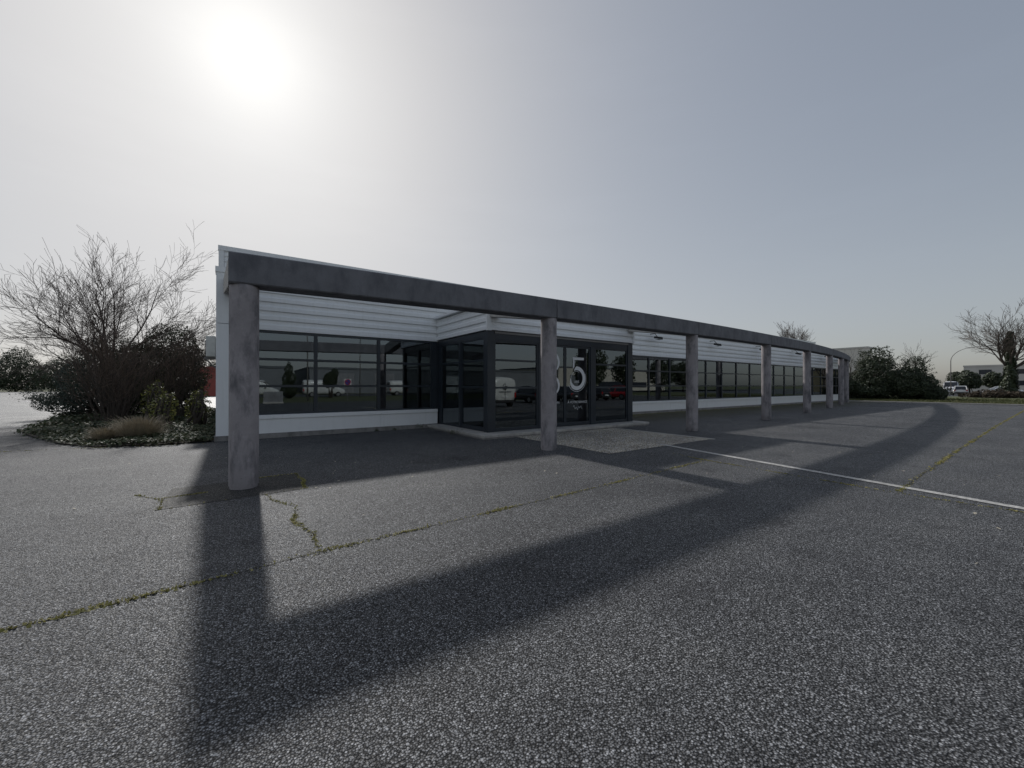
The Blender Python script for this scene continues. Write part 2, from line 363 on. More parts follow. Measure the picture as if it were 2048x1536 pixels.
M_CRACK = mat('crack_dirt', (0.034, 0.033, 0.028), 0.95, var=0.5, scale=12)
joint('the long joint across the asphalt', [(-3.2, 3.62), (-1.15, 3.78), (.65, 3.94), (4.05, 4.09), (7.7, 4.33)], .011, 1.0, 1)
joint('the joint beside the white line', [(8.0, 5.2), (7.8, 4.4), (7.6, 1.6), (7.75, -1.5)], .008, .8, 2)
joint('the joint running off to the grass strip', [(7.75, 1.5), (14, 1.66), (25, 1.85), (44, 2.05)], .011, 1.2, 3)
joint('the front edge of the asphalt patch', [(-1.1, 6.33), (-.75, 6.38), (.88, 6.5)], .006, .05, 4)
joint('the ends of the asphalt patch', [(.88, 6.52), (.93, 7.0), (.9, 7.7), (.4, 7.66)], .008, 1.6, 5)
joint('the crack below the first column', [(.42, 6.42), (.44, 6.1), (.66, 5.6), (.56, 5.0), (.68, 4.5), (.66, 3.98)], .009, 1.1, 6)
joint('the short crack left of the first column', [(-1.05, 7.4), (-.74, 6.9), (-.72, 6.42)], .008, 1.5, 7)
joint('the seam left of the patch', [(-.72, 7.0), (-.3, 7.05)], .006, 1.5, 8)
joint('the seam beside the ivy bed', [(-.6, 13.0), (-2.6, 13.6), (-5.0, 14.2), (-8, 14.6)], .012, .5, 9)

# litter: fallen leaves and twigs on the asphalt
lb = MB(); rl = random.Random(8)
for i in range(420):
    x = rl.uniform(-3, 20); y = rl.uniform(3.6, 12.6) if rl.random() < .8 else rl.uniform(.5, 4)
    if 6 < x < 12.8 and y > 9.4: continue
    if x*x+y*y < 16 or (x*x+y*y < 36 and rl.random() < .8): continue
    s_ = rl.uniform(.012, .034); a_ = rl.uniform(0, 6.28); e = Vector((math.cos(a_), math.sin(a_), 0))*s_; g = Vector((-e.y, e.x, 0))*rl.uniform(.3, .6)
    q = Vector((x, y, .016)); up = Vector((0, 0, rl.uniform(.004, .014)))
    lb.poly([q-e, q-g*.9+up*.3, q+e*.8-g*.2+up, q+e*.3+g+up*.6])
props(lb.build('fallen_leaves', mat('dry_pale_leaf', (0.42, 0.38, 0.30), 0.8, var=0.4, scale=6)), 'small pale dry leaves scattered over the dark asphalt', 'leaves', kind='stuff')

# ------------------------------------------------------------------ the building
YF, XL, XR = 13.46, -0.34, 48.3
B = thing('showroom_building', 'long low white showroom with ribbed cladding, dark window band and glazed porch', 'building', (24, YF, 0))
# courses of horizontal ribbed siding: a real profile swept along x or y
def course(x0, x1, yf, z0, pitch, axis='x', sgn=-1, nm='cladding_panel', m=None):
    prof = [(.006, z0), (0.0, z0+pitch*.03), (0.0, z0+pitch*.42), (.044, z0+pitch*.62), (.044, z0+pitch*.90), (.036, z0+pitch*.99), (.07, z0+pitch*.995), (.07, z0)]
    b = MB()
    if axis == 'x':
        pts = [Vector((0, yf-sgn*dp if sgn > 0 else yf+dp, z)) for dp, z in prof]
        b.prism(pts, (x0, 0, 0), (x1, 0, 0))
    else:
        pts = [Vector((yf+dp, 0, z)) for dp, z in prof]
        b.prism(pts, (0, x0, 0), (0, x1, 0))
    return b.build(nm, m or M_CLAD, B)
PITCH = 0.262
segs = [(0.27, 6.1), (6.1, 12.76), (12.76, 20.5), (20.5, 28.1), (28.1, 35.7), (35.7, 43.3), (43.3, XR)]
for k in range(6):
    for (x0, x1) in segs: course(x0+.003, x1-.003, YF, 3.14+k*PITCH, PITCH)
box('roof_coping', M_CLAD, B, .27, XR+.02, YF-.04, YF+.3, 3.14+6*PITCH+.004, 4.79)
box('cladding_trim', M_CLAD, B, .27, XR, YF-.012, YF+.05, 3.105, 3.136)
# corner pilaster at the west end
p1 = box('corner_pilaster', M_CLAD, B, XL, .262, YF-.10, YF+.35, .14, 3.185); box('pilaster_panel', M_CLAD, B, XL, .262, YF-.102, YF+.35, 3.197, 4.57)
box('pilaster_cap', M_CLAD, B, XL-.02, .275, YF-.125, YF+.36, 4.574, 4.72)
# plinth and white sill
box('plinth', M_PLINTH, B, XL-.03, 5.72, YF-.13, YF+.2, -.05, .137); box('plinth', M_PLINTH, B, 12.96, XR, YF-.10, YF+.2, -.05, .137)
def sill(x0, x1):
    x = x0
    while x < x1-.1:
        e = min(x+3.8, x1)
        box('sill_panel', M_SILL, B, x+.004, e-.004, YF-.085, YF+.1, .142, .548)
        box('window_sill', M_SILL, B, x+.002, e-.002, YF-.12, YF+.1, .552, .664, 0.008); x = e
sill(.27, 6.1); sill(12.76, XR)
# window band
def window(x0, x1, y, z0=.668, z1=3.10, rails=(1.49, 2.27), fw=.05):
    fr = MB(); d0, d1 = y+.0, y+.09
    fr.box(x0, x0+fw, d0, d1, z0, z1); fr.box(x1-fw, x1, d0, d1, z0, z1)
    fr.box(x0+fw, x1-fw, d0, d1, z0, z0+fw); fr.box(x0+fw, x1-fw, d0, d1, z1-.07, z1)
    o = fr.build('window', M_FRAME, B)
    zz = [z0+fw] + [q for r_ in rails for q in (r_-.035, r_+.035)] + [z1-.07]
    for r_ in rails: box('window_rail', M_FRAME, o, x0+fw, x1-fw, d0+.004, d1-.004, r_-.035, r_+.035)
    for i in range(0, len(zz), 2): 
        box('pane', M_GLASS, o, x0+fw-.004, x1-fw+.004, d0+.045, d0+.049, zz[i]-.004, zz[i+1]+.004)
    return o
xs = [.265, 2.12, 4.03, 5.93]
for x0, x1 in zip(xs[:-1], xs[1:]): window(x0, x1, YF+.02)
for x0, x1 in zip(xs[:-1], xs[1:]): box('blind_box', M_SILL, B, x0+.06, x1-.06, YF+.16, YF+.24, 2.93, 3.0)
box('window_post', M_FRAME, B, 5.932, 6.14, YF-.01, YF+.12, .668, 3.10)
x = 12.8
while x < XR-.3:
    e = min(x+1.915, XR-.05); window(x, e, YF+.02, rails=(1.49, 2.30)); x = e
# shell of the building: interior floor, ceiling, walls, roofs (one shell each)
YB, ZH = 24.0, 8.30
sh = MB()
sh.box(XL+.02, XL+.12, YF+.36, 42, .14, 4.6); sh.box(XR-.12, XR, YF+.15, 42, .14, 4.6)
sh.build('side_wall', M_CLAD, B)
box('interior_floor', M_INT_FLOOR, B, XL+.13, XR-.13, YF+.12, YB-.1, .0, .13)
box('ceiling', M_INT_CEIL, B, XL+.13, XR-.13, YF+.10, YB-.1, 3.22, 3.30)
box('interior_wall', M_INT_WALL, B, XL+.13, XR-.13, YB-.09, YB+.02, .13, 4.5)
for xx in (13.5, 26.0, 37.0): box('partition_wall', M_INT_WALL, B, xx, xx+.12, YF+2.2, YB-.1, .131, 3.21)
rr = random.Random(3)
for xx in (2.5, 8.0, 17, 23, 29.5, 34, 41): box('interior_column', M_INT_CEIL, B, xx, xx+.3, 17.0, 17.3, .131, 3.21)
box('low_roof', M_ROOF, B, XL+.13, XR-.02, YF+.31, YB-.02, 4.42, 4.5)
# high hall set back behind the low front: ribbed cladding courses with coping
HL, HR = -.52, 75.0
hs = MB().box(HL+.07, HL+.16, YB+.07, 44, 4.3, ZH-.1).box(HR-.16, HR-.07, YB+.07, 44, 4.3, ZH-.1).box(HL+.16, HR-.16, 43.9, 44, .14, ZH-.1)
hs.box(XR+.01, HR-.2, YB+.08, YB+.2, 0, 4.42)
hs.build('hall_wall', M_CLAD, B)
zc = 4.42
k = 0
while zc < ZH-.3:
    course(HL+.22, HR-.2, YB, zc, PITCH, nm='hall_cladding_panel'); zc += PITCH; k += 1
box('hall_corner_trim', M_CLAD, B, HL, HL+.215, YB-.03, YB+.2, 4.5, zc-.004)
box('hall_coping', M_CLAD, B, HL-.02, HR, YB-.05, YB+.3, zc, zc+.225)
box('hall_roof', M_ROOF, B, HL+.1, HR-.05, YB+.31, 44.1, zc-.1, zc)

# ------------------------------------------------------------------ glazed porch
PX0, PX1, PY = 6.15, 12.70, 10.0
PT = 3.90
# porch cladding: 3 courses round three sides
pc = (PT-.17-3.14)/2.0
for k in range(3):
    ph = .245
    z0 = 3.14+k*ph
    course(PX0+.09, PX1-.03, PY-.06, z0, ph, nm='porch_cladding_panel')
    course(PY+.0, YF-.002, PX0-.06, z0, ph, axis='y', nm='porch_cladding_panel')
box('porch_corner_trim', M_CLAD, B, PX0-.075, PX0+.085, PY-.075, PY-.002, 3.12, PT-.002)
box('porch_corner_trim', M_CLAD, B, PX1-.028, PX1+.06, PY-.075, PY+.3, 3.12, PT-.002)
box('porch_side_wall', M_CLAD, B, PX1-.02, PX1+.04, PY+.302, YF-.002, 3.12, PT-.002)
box('porch_roof', M_ROOF, B, PX0-.0, PX1+.02, PY+.005, YF-.003, PT-.14, PT-.01)
box('added_porch_shade_lip', M_CLAD, B, PX0-.17, PX0+.05, PY-.17, YF-.045, PT+.0, PT+.07)  # overhang added to keep direct sun off the upper side cladding
box('porch_ceiling', M_INT_CEIL, B, PX0+.01, PX1-.04, PY+.06, YF+.09, 3.01, 3.09)
box('roller_shutter_box', M_GREYTRIM, B, PX0+.24, PX1-.25, PY-.02, PY+.05, 3.055, 3.118)
# posts and header
box('porch_post', M_FRAME, B, PX0-.02, PX0+.215, PY-.02, PY+.20, .13, 3.115, 0.006)
box('porch_post', M_FRAME, B, PX1-.27, PX1, PY-.02, PY+.20, .13, 3.115, 0.006)
box('porch_header', M_FRAME, B, PX0+.217, PX1-.272, PY, PY+.10, 2.86, 3.05)
box('porch_header', M_FRAME, B, PX0, PX0+.08, PY+.202, YF-.012, 2.95, 3.115)
box('porch_post', M_FRAME, B, PX0-.005, PX0+.12, YF-.24, YF-.012, .13, 2.948)
box('porch_post', M_FRAME, B, PX0-.01, PX0+.10, 11.68, 11.80, .13, 2.948)
box('porch_mullion', M_FRAME, B, 8.05, 8.17, PY-.005, PY+.1, .13, 2.858); box('porch_mullion', M_FRAME, B, 10.42, 10.64, PY-.005, PY+.1, .13, 2.858)
def porch_window(a0, a1, axis, z0, z1, rails, fw=.06, kick=.10):
    def bx(m_, n_, par, a, b, d0, d1, zz0, zz1):
        if axis == 'x': return box(n_, m_, par, a, b, PY+d0, PY+d1, zz0, zz1)
        return box(n_, m_, par, PX0+d0, PX0+d1, a, b, zz0, zz1)
    fr = MB()
    def add(a, b, zz0, zz1):
        if axis == 'x': fr.box(a, b, PY+.012, PY+.075, zz0, zz1)
        else: fr.box(PX0+.012, PX0+.075, a, b, zz0, zz1)
    add(a0, a0+fw, z0, z1); add(a1-fw, a1, z0, z1); add(a0+fw, a1-fw, z0, z0+kick); add(a0+fw, a1-fw, z1-.05, z1)
    o = fr.build('porch_window', M_FRAME, B)
    for r_ in rails: bx(M_FRAME, 'window_rail', o, a0+fw, a1-fw, .016, .07, r_-.03, r_+.03)
    zz = [z0+kick] + [q for r_ in rails for q in (r_-.03, r_+.03)] + [z1-.05]
    for i in range(0, len(zz), 2): bx(M_GLASS, 'pane', o, a0+fw-.003, a1-fw+.003, .04, .045, zz[i]-.003, zz[i+1]+.003)
    return o
porch_window(PX0+.217, 8.048, 'x', .132, 2.858, (1.44, 2.27))
porch_window(10.642, PX1-.272, 'x', .132, 2.858, (1.44, 2.27))
porch_window(PY+.202, 11.678, 'y', .132, 2.948, (1.46, 2.27), kick=.13)
porch_window(11.802, YF-.242, 'y', .132, 2.948, (2.27,), kick=.05)
# east side of the porch
es = MB().box(PX1-.08, PX1-.01, PY+.202, YF-.01, .13, .25).box(PX1-.08, PX1-.01, PY+.202, YF-.01, 2.95, 3.11).box(PX1-.08, PX1-.01, 11.7, 11.8, .25, 2.95).box(PX1-.08, PX1-.01, YF-.2, YF-.01, .25, 2.95)
ew = es.build('porch_window', M_FRAME, B)
box('pane', M_GLASS, ew, PX1-.047, PX1-.042, PY+.2, 11.702, .248, 2.952); box('pane', M_GLASS, ew, PX1-.047, PX1-.042, 11.798, YF-.2, .248, 2.952)
# sliding entrance doors with vinyl lettering
def door_leaf(x0, x1, dy):
    fr = MB(); y0, y1 = PY+dy, PY+dy+.045; s_ = .055
    fr.box(x0, x0+s_, y0, y1, .15, 2.856).box(x1-s_, x1, y0, y1, .15, 2.856).box(x0+s_, x1-s_, y0, y1, .15, .26).box(x0+s_, x1-s_, y0, y1, 2.79, 2.856)
    o = fr.build('entrance_door', M_FRAME, B)
    box('pane', M_GLASS, o, x0+s_-.003, x1-s_+.003, y0+.02, y0+.025, .257, 2.793)
    return o, y0+.017
d1, yv = door_leaf(8.172, 9.225, .02); d2, yv2 = door_leaf(9.229, 10.416, .02)
def arc_strip(mb, cx, cz, y, pts):      # pts: list of (angle deg, r_in, r_out)
    for (a0, i0, o0), (a1, i1, o1) in zip(pts[:-1], pts[1:]):
        p = lambda a, r: (cx+math.cos(R(a))*r, y, cz+math.sin(R(a))*r)
        mb.quad(p(a0, i0), p(a0, o0), p(a1, o1), p(a1, i1))
def solid(mb, name, m, parent, th=.002):
    o = mb.build(name, m, parent); sm = o.modifiers.new('solid', 'SOLIDIFY'); sm.thickness = th; sm.offset = 0; return o
g = MB()          # figure 8 drawn as two crescent swashes on each side
for sgn in (1, -1):
    up = [(a, .40 - .055*math.sin(R((a+62)*180/130)) if False else .36, .36+.085*math.sin(R((a+60)*180/135))) for a in range(-60, 76, 6)]
    for cz in (2.27, 1.50):
        seq = []
        for a, i_, o_ in up: seq.append((a if sgn > 0 else 180-a, i_, o_))
        arc_strip(g, 8.55, cz, yv, seq)
solid(g, 'door_numeral', M_VINYL, d1)
g = MB()          # figure 5: flag, stem and open ring
cx5, cz5 = 9.78, 1.76
arc_strip(g, cx5, cz5, yv2, [(a, .28, .28+.13*min(1, (118-a)/25 if a > 93 else 1, (a+185)/60)) for a in range(-178, 119, 6)])
g.quad((9.60, yv2, 2.08), (9.67, yv2, 2.15), (9.67, yv2, 2.48), (9.60, yv2, 2.48)); g.quad((9.67, yv2, 2.39), (10.12, yv2, 2.39), (10.12, yv2, 2.48), (9.67, yv2, 2.48))
arc_strip(g, cx5, cz5-.02, yv2, [(a, .43, .445) for a in range(-150, 30, 6)])
arc_strip(g, cx5-.01, cz5-.02, yv2, [(a, .255, .265) for a in range(60, 240, 6)])
solid(g, 'door_numeral', M_VINYL, d2)
def text(name, body, size, x, y, z, parent, m, rot=(R(90), 0, 0), align='CENTER', depth=.002):
    cu = bpy.data.curves.new(name, 'FONT'); cu.body = body; cu.size = size; cu.align_x = align; cu.extrude = depth/2
    tmp = bpy.data.objects.new(name+'_src', cu); COL.objects.link(tmp)
    dg = bpy.context.evaluated_depsgraph_get(); me = bpy.data.meshes.new_from_object(tmp.evaluated_get(dg))
    bpy.data.objects.remove(tmp)
    me.materials.clear(); me.materials.append(m)
    o = bpy.data.objects.new(name, me); COL.objects.link(o); o.parent = parent
    off = ORI.get(parent.name, Vector((0, 0, 0))) if parent else Vector((0, 0, 0))
    o.location = Vector((x, y, z))-off; o.rotation_euler = rot; return o
text('door_lettering', 'ANS', .12, cx5, yv2, 1.60, d2, M_VINYL)
text('door_lettering', 'À VOTRE SERVICE', .115, 9.81, yv2, .90, d2, M_VINYL)
text('door_lettering', 'ION', .115, 8.87, yv, .90, d1, M_VINYL)
sq = MB(); pts = []
for i in range(60):
    f = i/59; pts.append((9.62+f*.42, yv2, .74+.05*math.sin(f*24)*(1-.4*f)+.03*math.sin(f*9+1)))
sq.tube(pts, .005, 4); sq.build('door_signature', M_VINYL, d2)
# notices standing behind the side glazing of the lobby
def poster(x0, x1, y, z0, z1):
    return box('lobby_partition', mat('frosted_panel', (0.62, 0.65, 0.65), 0.6), B, x0, x1, y, y+.02, z0, z1)
q = poster(6.40, 6.92, 13.1, 1.17, 2.36)
xx = MB()
for (ax, az, bx_, bz) in ((6.46, 2.2, 6.86, 1.35), (6.86, 2.2, 6.46, 1.35)):
    pts = []
    for i in range(13):
        f = i/12; s_ = f-.5; pts.append((ax+(bx_-ax)*(f+.16*math.sin(f*2*math.pi)), 13.096, az+(bz-az)*f))
    for p_, q_ in zip(pts[:-1], pts[1:]): xx.quad((p_[0]-.045, p_[1], p_[2]), (p_[0]+.045, p_[1], p_[2]), (q_[0]+.045, q_[1], q_[2]), (q_[0]-.045, q_[1], q_[2]))
xx.build('panel_emblem', M_DARK, q)
q = poster(7.10, 7.85, 13.1, 1.5, 2.36); text('panel_numeral', '5', .75, 7.5, 13.096, 1.62, q, M_DARK)
# step around the porch
st = MB().box(5.70, 12.98, 9.46, YF-.135, -.03, .045); st.build('step_base', M_PLINTH, B)
MB().box(5.68, 13.0, 9.44, 13.32, .047, .128).build('entrance_step', M_STEP, B, bevel=.012)

# ------------------------------------------------------------------ colonnade: columns, curved beam, sloping ties
RA = 205.0
def arc_y(x): return 7.1 + RA - math.sqrt(RA*RA - x*x)
def arc_n(x):       # outward (towards camera) normal of the arc
    return Vector((x/RA, -math.sqrt(1-(x/RA)**2), 0))
def xy_on(x, off): 
    n_ = arc_n(x); return Vector((x+n_.x*off, arc_y(x)+n_.y*off, 0))
CP = thing('colonnade', 'weathered grey concrete colonnade with round columns under a dark curving beam', 'colonnade', (20, 7.5, 0))
BH = .44
def zs(x): return 2.965+.0172*max(0, x)
cols = [.155, 6.10, 12.6, 19.35, 26.2, 33.0, 39.4, 44.75]
rc = random.Random(6)
for i, x in enumerate(cols):
    c = xy_on(x, 0); mb = MB(); rings = []; nn = 28
    top_z = zs(x)-.004; zl_ = [-.05, .02, .05, .35, .36] + [.7+.45*k for k in range(5)] + [top_z-.06, top_z]
    for z in zl_:
        r = .187 - (.012 if z < .04 else 0) + rc.uniform(-.0015, .0015)
        b0 = len(mb.v)
        for k in range(nn):
            a = 2*math.pi*k/nn; q = r*(1+.006*mnoise.noise(Vector((math.cos(a)*2, math.sin(a)*2, z*1.5+i*7))))
            mb.v.append((c.x+math.cos(a)*q, c.y+math.sin(a)*q, z))
        rings.append(b0)
    for a0, b0 in zip(rings[:-1], rings[1:]):
        for k in range(nn):
            j = (k+1) % nn; mb.f.append((a0+k, a0+j, b0+j, b0+k))
    mb.f.append(tuple(rings[-1]+k for k in range(nn)))
    mb.build('column', M_COLUMN, CP, smooth=True)
ends = [-.05] + [x+.16 for x in cols[1:]] + [48.75]
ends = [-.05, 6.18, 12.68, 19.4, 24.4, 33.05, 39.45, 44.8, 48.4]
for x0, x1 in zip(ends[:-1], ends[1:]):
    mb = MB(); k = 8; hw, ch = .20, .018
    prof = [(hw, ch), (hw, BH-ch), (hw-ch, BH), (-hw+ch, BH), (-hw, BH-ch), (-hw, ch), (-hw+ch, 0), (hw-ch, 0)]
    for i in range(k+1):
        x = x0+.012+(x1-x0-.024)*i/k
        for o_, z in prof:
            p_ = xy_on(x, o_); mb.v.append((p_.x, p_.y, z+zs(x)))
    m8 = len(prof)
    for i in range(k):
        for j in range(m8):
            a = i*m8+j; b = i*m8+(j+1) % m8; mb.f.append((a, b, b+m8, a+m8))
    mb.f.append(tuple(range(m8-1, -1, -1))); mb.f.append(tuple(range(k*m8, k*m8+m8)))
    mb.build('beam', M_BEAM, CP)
SL = 0.167
def tie(x0, x1, y1, dx=0.0):
    y0 = arc_y((x0+x1)/2)+.203; z0 = zs(x0)+.02; z1 = z0+(y1-y0)*SL
    pts = [Vector((0, y0, z0)), Vector((0, y1, z1)), Vector((0, y1, z1+.42)), Vector((0, y0, z0+.42))]
    tb = MB().prism(pts, (x0, 0, 0), (x1, 0, 0))
    tb.v = [(a+dx*(b-y0)/(y1-y0), b, c) for a, b, c in tb.v]; tb.build('tie_beam', M_TIE, CP, bevel=.012)
tie(-.045, .30, YF-.13, -.135); tie(PX0+.02, PX0+.36, PY-.08); tie(PX1-.34, PX1, PY-.08)

# floodlights on the cladding
for i, x in enumerate((18.7, 24.75, 30.9, 37.1, 43.4)):
    T = thing('floodlight', ['floodlight nearest the porch on the white cladding', 'second floodlight from the porch on the white cladding', 'third floodlight from the porch on the white cladding', 'fourth floodlight from the porch on the white cladding', 'last floodlight on the white cladding, farthest from the porch'][i], 'floodlight', (x, YF, 4.0), 0, 'floodlights along the white cladding')
    MB().tube([(x-.08, YF-.0, 4.30), (x-.08, YF-.30, 4.30), (x-.06, YF-.42, 4.12)], .022, 8).build('arm', M_GREYTRIM, T, smooth=True)
    h = MB(); c = Vector((x, YF-.45, 4.04))
    pts = [(-.20, -.06), (.20, -.06), (.16, .06), (-.16, .06)]
    h.prism([Vector((x+px_, YF-.60, 4.04+pz)) for px_, pz in pts], (0, 0, 0), (0, .30, .06)); h.build('lamp_head', MATS['dark_rubber'], T, bevel=.01)
    MB().box(x-.17, x+.17, YF-.605, YF-.36, 3.965, 3.978).build('lens', M_INT_CEIL, T)

# air-conditioning unit on a bracket on the west side wall
A = thing('air_conditioner', 'white outdoor air conditioning unit on a bracket on the side wall', 'air conditioner', (-.35, 19.6, 2.55))
MB().box(-.80, -.50, 19.2, 20.2, 2.62, 3.42).build('casing', mat('white_plastic', (0.66, 0.66, 0.62), 0.5), A, bevel=.03)
MB().tube([(-.803, 19.7, 3.02), (-.83, 19.7, 3.02)], .3, 24).build('fan_grille', M_GREYTRIM, A)
for yb in (19.35, 20.05):
    MB().box(-.86, -.32, yb, yb+.05, 2.55, 2.615).tube([(-.82, yb+.025, 2.55), (-.33, yb+.025, 2.0)], .022, 6).build('bracket', M_GREYTRIM, A)

# ------------------------------------------------------------------ vegetation
def grow(segs, rg, p, d, L, r, depth, maxd, nseg, up, wob, nchild, ang, ratio, rmin=.003):
    step = L/nseg; pts = [p.copy()]; rads = [r]
    for i in range(nseg):
        d = (d + Vector((rg.gauss(0, wob), rg.gauss(0, wob), rg.gauss(0, wob*.7)+up))).normalized()
        p = p + d*step; rr_ = max(rmin, r*(1-.72*(i+1)/nseg)); pts.append(p.copy()); rads.append(rr_)
        if depth < maxd and (i > 0 or depth > 0):
            k = int(nchild) + (1 if rg.random() < nchild-int(nchild) else 0)
            for _ in range(k):
                ax = d.orthogonal().normalized(); ax = Matrix.Rotation(rg.uniform(0, 6.283), 3, d) @ ax
                cd = (Matrix.Rotation(R(rg.uniform(*ang)), 3, ax) @ d)
                grow(segs, rg, p.copy(), cd, L*ratio*rg.uniform(.7, 1.15), rr_*.62, depth+1, maxd, max(3, nseg-1), up, wob, nchild, ang, ratio, rmin)
    segs.append((depth, pts, rads))
def bare_tree(name, label, loc, seed, stems, L, r, maxd=3, up=.05, wob=.12, nchild=1.4, ang=(20, 50), ratio=.55, spread=(10, 50), trunk_h=0.0, m=None, group=None, rmin=.004, nseg=6, cat='tree', fan=0.0):
    rg = random.Random(seed); T = thing(name, label, cat, loc, 0, group); segs = []; base = Vector(loc)
    top = base+Vector((0, 0, trunk_h))
    if trunk_h: segs.append((0, [base-Vector((0, 0, .1)), base+Vector((.03, .02, trunk_h*.5)), top], [r*1.5, r*1.25, r*1.1]))
    for i in range(stems):
        az = i*2.399+rg.uniform(-.4, .4); tl = R(rg.uniform(*spread)); dd = Vector((math.cos(az)*math.sin(tl), math.sin(az)*math.sin(tl), math.cos(tl)))
        st_ = top if trunk_h else base+Vector((math.cos(az), math.sin(az), 0))*rg.uniform(.05, .45)
        if fan:                        # several stems rise from the ground and part higher up
            fh = fan*rg.uniform(.55, 1.1); lean = math.sin(tl)*fan*.30; e_ = base+Vector((math.cos(az)*lean, math.sin(az)*lean, fh)); m_ = st_.lerp(e_, .5)+Vector((rg.gauss(0, .08), rg.gauss(0, .08), 0))
            segs.append((0, [st_-Vector((0, 0, .1)), m_, e_], [r*1.15, r, r*.9])); st_ = e_
        grow(segs, rg, st_, dd, L*rg.uniform(.75, 1.1), r*rg.uniform(.6, 1), 0, maxd, nseg, up, wob, nchild, ang, ratio, rmin)
    tr, cr = MB(), MB()
    for dep, pts, rads in segs:
        if dep <= 1: tr.tube(pts, rads, 6 if dep == 0 else 5, False)
        else: cr.tube(pts, rads, 3, False)
    tr.build('trunk', M_BARK, T, smooth=True)
    if cr.v: cr.build('crown', m or M_TWIG, T)
    return T
def leafy(mb, rg, lobes, n, size, flat=0.0, shell=.55):
    tot = sum(l[3]*l[4]*l[5] for l in lobes)
    for (cx, cy, cz, rx, ry, rz) in lobes:
        k = int(n*rx*ry*rz/tot)
        for _ in range(k):
            while True:
                u = Vector((rg.gauss(0, 1), rg.gauss(0, 1), rg.gauss(0, 1)))
                if u.length > 1e-3: break
            u.normalize(); rad = rg.random()**.33; rad = shell+(1-shell)*rad if rg.random() < .8 else rad
            q = Vector((cx+u.x*rx*rad, cy+u.y*ry*rad, cz+u.z*rz*rad))
            nz = mnoise.noise(q*1.3)
            if nz < -.34: continue
            q += u*nz*.35*min(rx, rz)
            if q.z < .03: continue
            leaf(mb, rg, q, (u*0.7+Vector((rg.gauss(0, .6), rg.gauss(0, .6), rg.gauss(0, .5)+.3))).normalized(), size*rg.uniform(.6, 1.35))
def leaf(mb, rg, q, nrm, s, ar=.5):
    t_ = nrm.orthogonal().normalized(); t_ = Matrix.Rotation(rg.uniform(0, 6.283), 3, nrm) @ t_; b_ = nrm.cross(t_)
    mb.poly([q-t_*s, q-b_*s*ar+nrm*s*.12, q+t_*s, q+b_*s*ar+nrm*s*.12])
def bush(name, label, loc, seed, lobes, n, size, m=M_LEAF_DARK, group=None, cat='shrub', stems=6, trunk_top=.6, part='foliage', spiky=0):
    rg = random.Random(seed); T = thing(name, label, cat, loc, 0, group); x, y, z = loc; mb = MB()
    L = [(x+a, y+b, z+c, d_, e, f) for a, b, c, d_, e, f in lobes]
    leafy(mb, rg, L, n, size)
    if spiky:
        for _ in range(spiky):
            l = rg.choice(L); az = rg.uniform(0, 6.28); q = Vector((l[0]+math.cos(az)*l[3]*.8, l[1]+math.sin(az)*l[4]*.8, l[2]+rg.uniform(-.3, .95)*l[5]))
            dv = Vector((math.cos(az)*.7, math.sin(az)*.7, rg.uniform(-.1, .9))).normalized(); ln_ = rg.uniform(.3, .8)
            for k in range(18):
                leaf(mb, rg, q+dv*ln_*k/18+Vector((rg.gauss(0, .05), rg.gauss(0, .05), rg.gauss(0, .05))), (dv+Vector((rg.gauss(0, .7), rg.gauss(0, .7), rg.gauss(0, .7)))).normalized(), size*rg.uniform(.5, 1))
    mb.build(part, m, T)
    tb = MB()
    for i in range(stems):
        l = L[i % len(L)]; az = rg.uniform(0, 6.28); b0 = Vector((x+rg.gauss(0, .15), y+rg.gauss(0, .15), z-.05)); e = Vector((l[0]+rg.gauss(0, l[3]*.3), l[1]+rg.gauss(0, l[4]*.3), l[2]+l[5]*trunk_top))
        tb.tube([b0, b0.lerp(e, .5)+Vector((rg.gauss(0, .1), rg.gauss(0, .1), 0)), e], [.07, .045, .012], 5)
    tb.build('trunk', M_BARK, T, smooth=True)
    return T

# --- west side: ivy bed with the big bare shrub, evergreens and a thicket of stems
bed_pts = [(-.42, 13.3), (-1.6, 13.35), (-2.7, 13.75), (-3.6, 15.0), (-5.2, 18.6), (-5.9, 23.0), (-6.5, 27.5), (-6.0, 30.5), (-3.5, 31.5), (-.45, 31)]
bd = MB(); bd.poly([(x_, y_, .03) for x_, y_ in reversed(bed_pts)])
props(bd.build('planting_bed', M_EARTH), kind='structure')
def inside(x, y, P):
    c = False; j = len(P)-1
    for i in range(len(P)):
        if (P[i][1] > y) != (P[j][1] > y) and x < (P[j][0]-P[i][0])*(y-P[i][1])/(P[j][1]-P[i][1])+P[i][0]: c = not c
        j = i
    return c
ri = random.Random(21); iv = MB()
bed_grow = bed_pts
cnt = 0
while cnt < 42000:
    yy = 13.2 + 18*ri.random()**1.5; xx_ = ri.uniform(-8, -.4)
    jx, jy = xx_+ri.gauss(0, .12), yy+ri.gauss(0, .12)
    if not inside(jx, jy, bed_grow): continue
    h = .06+.26*max(0, mnoise.noise(Vector((xx_*.9, yy*.9, 3)))+.35)
    h *= min(1, (abs(jx+.42)+.2)*2) 
    q = Vector((xx_, yy, .04+h*ri.random()**.6)); cnt += 1
    leaf(iv, ri, q, Vector((ri.gauss(0, .55), ri.gauss(0, .55)-.15, 1)).normalized(), ri.uniform(.022, .05)*(1 if yy < 18 else 1.4), .75)
props(iv.build('ivy_groundcover', M_LEAF_IVY), 'glossy ivy ground cover filling the bed beside the white wall', 'ivy', kind='stuff')

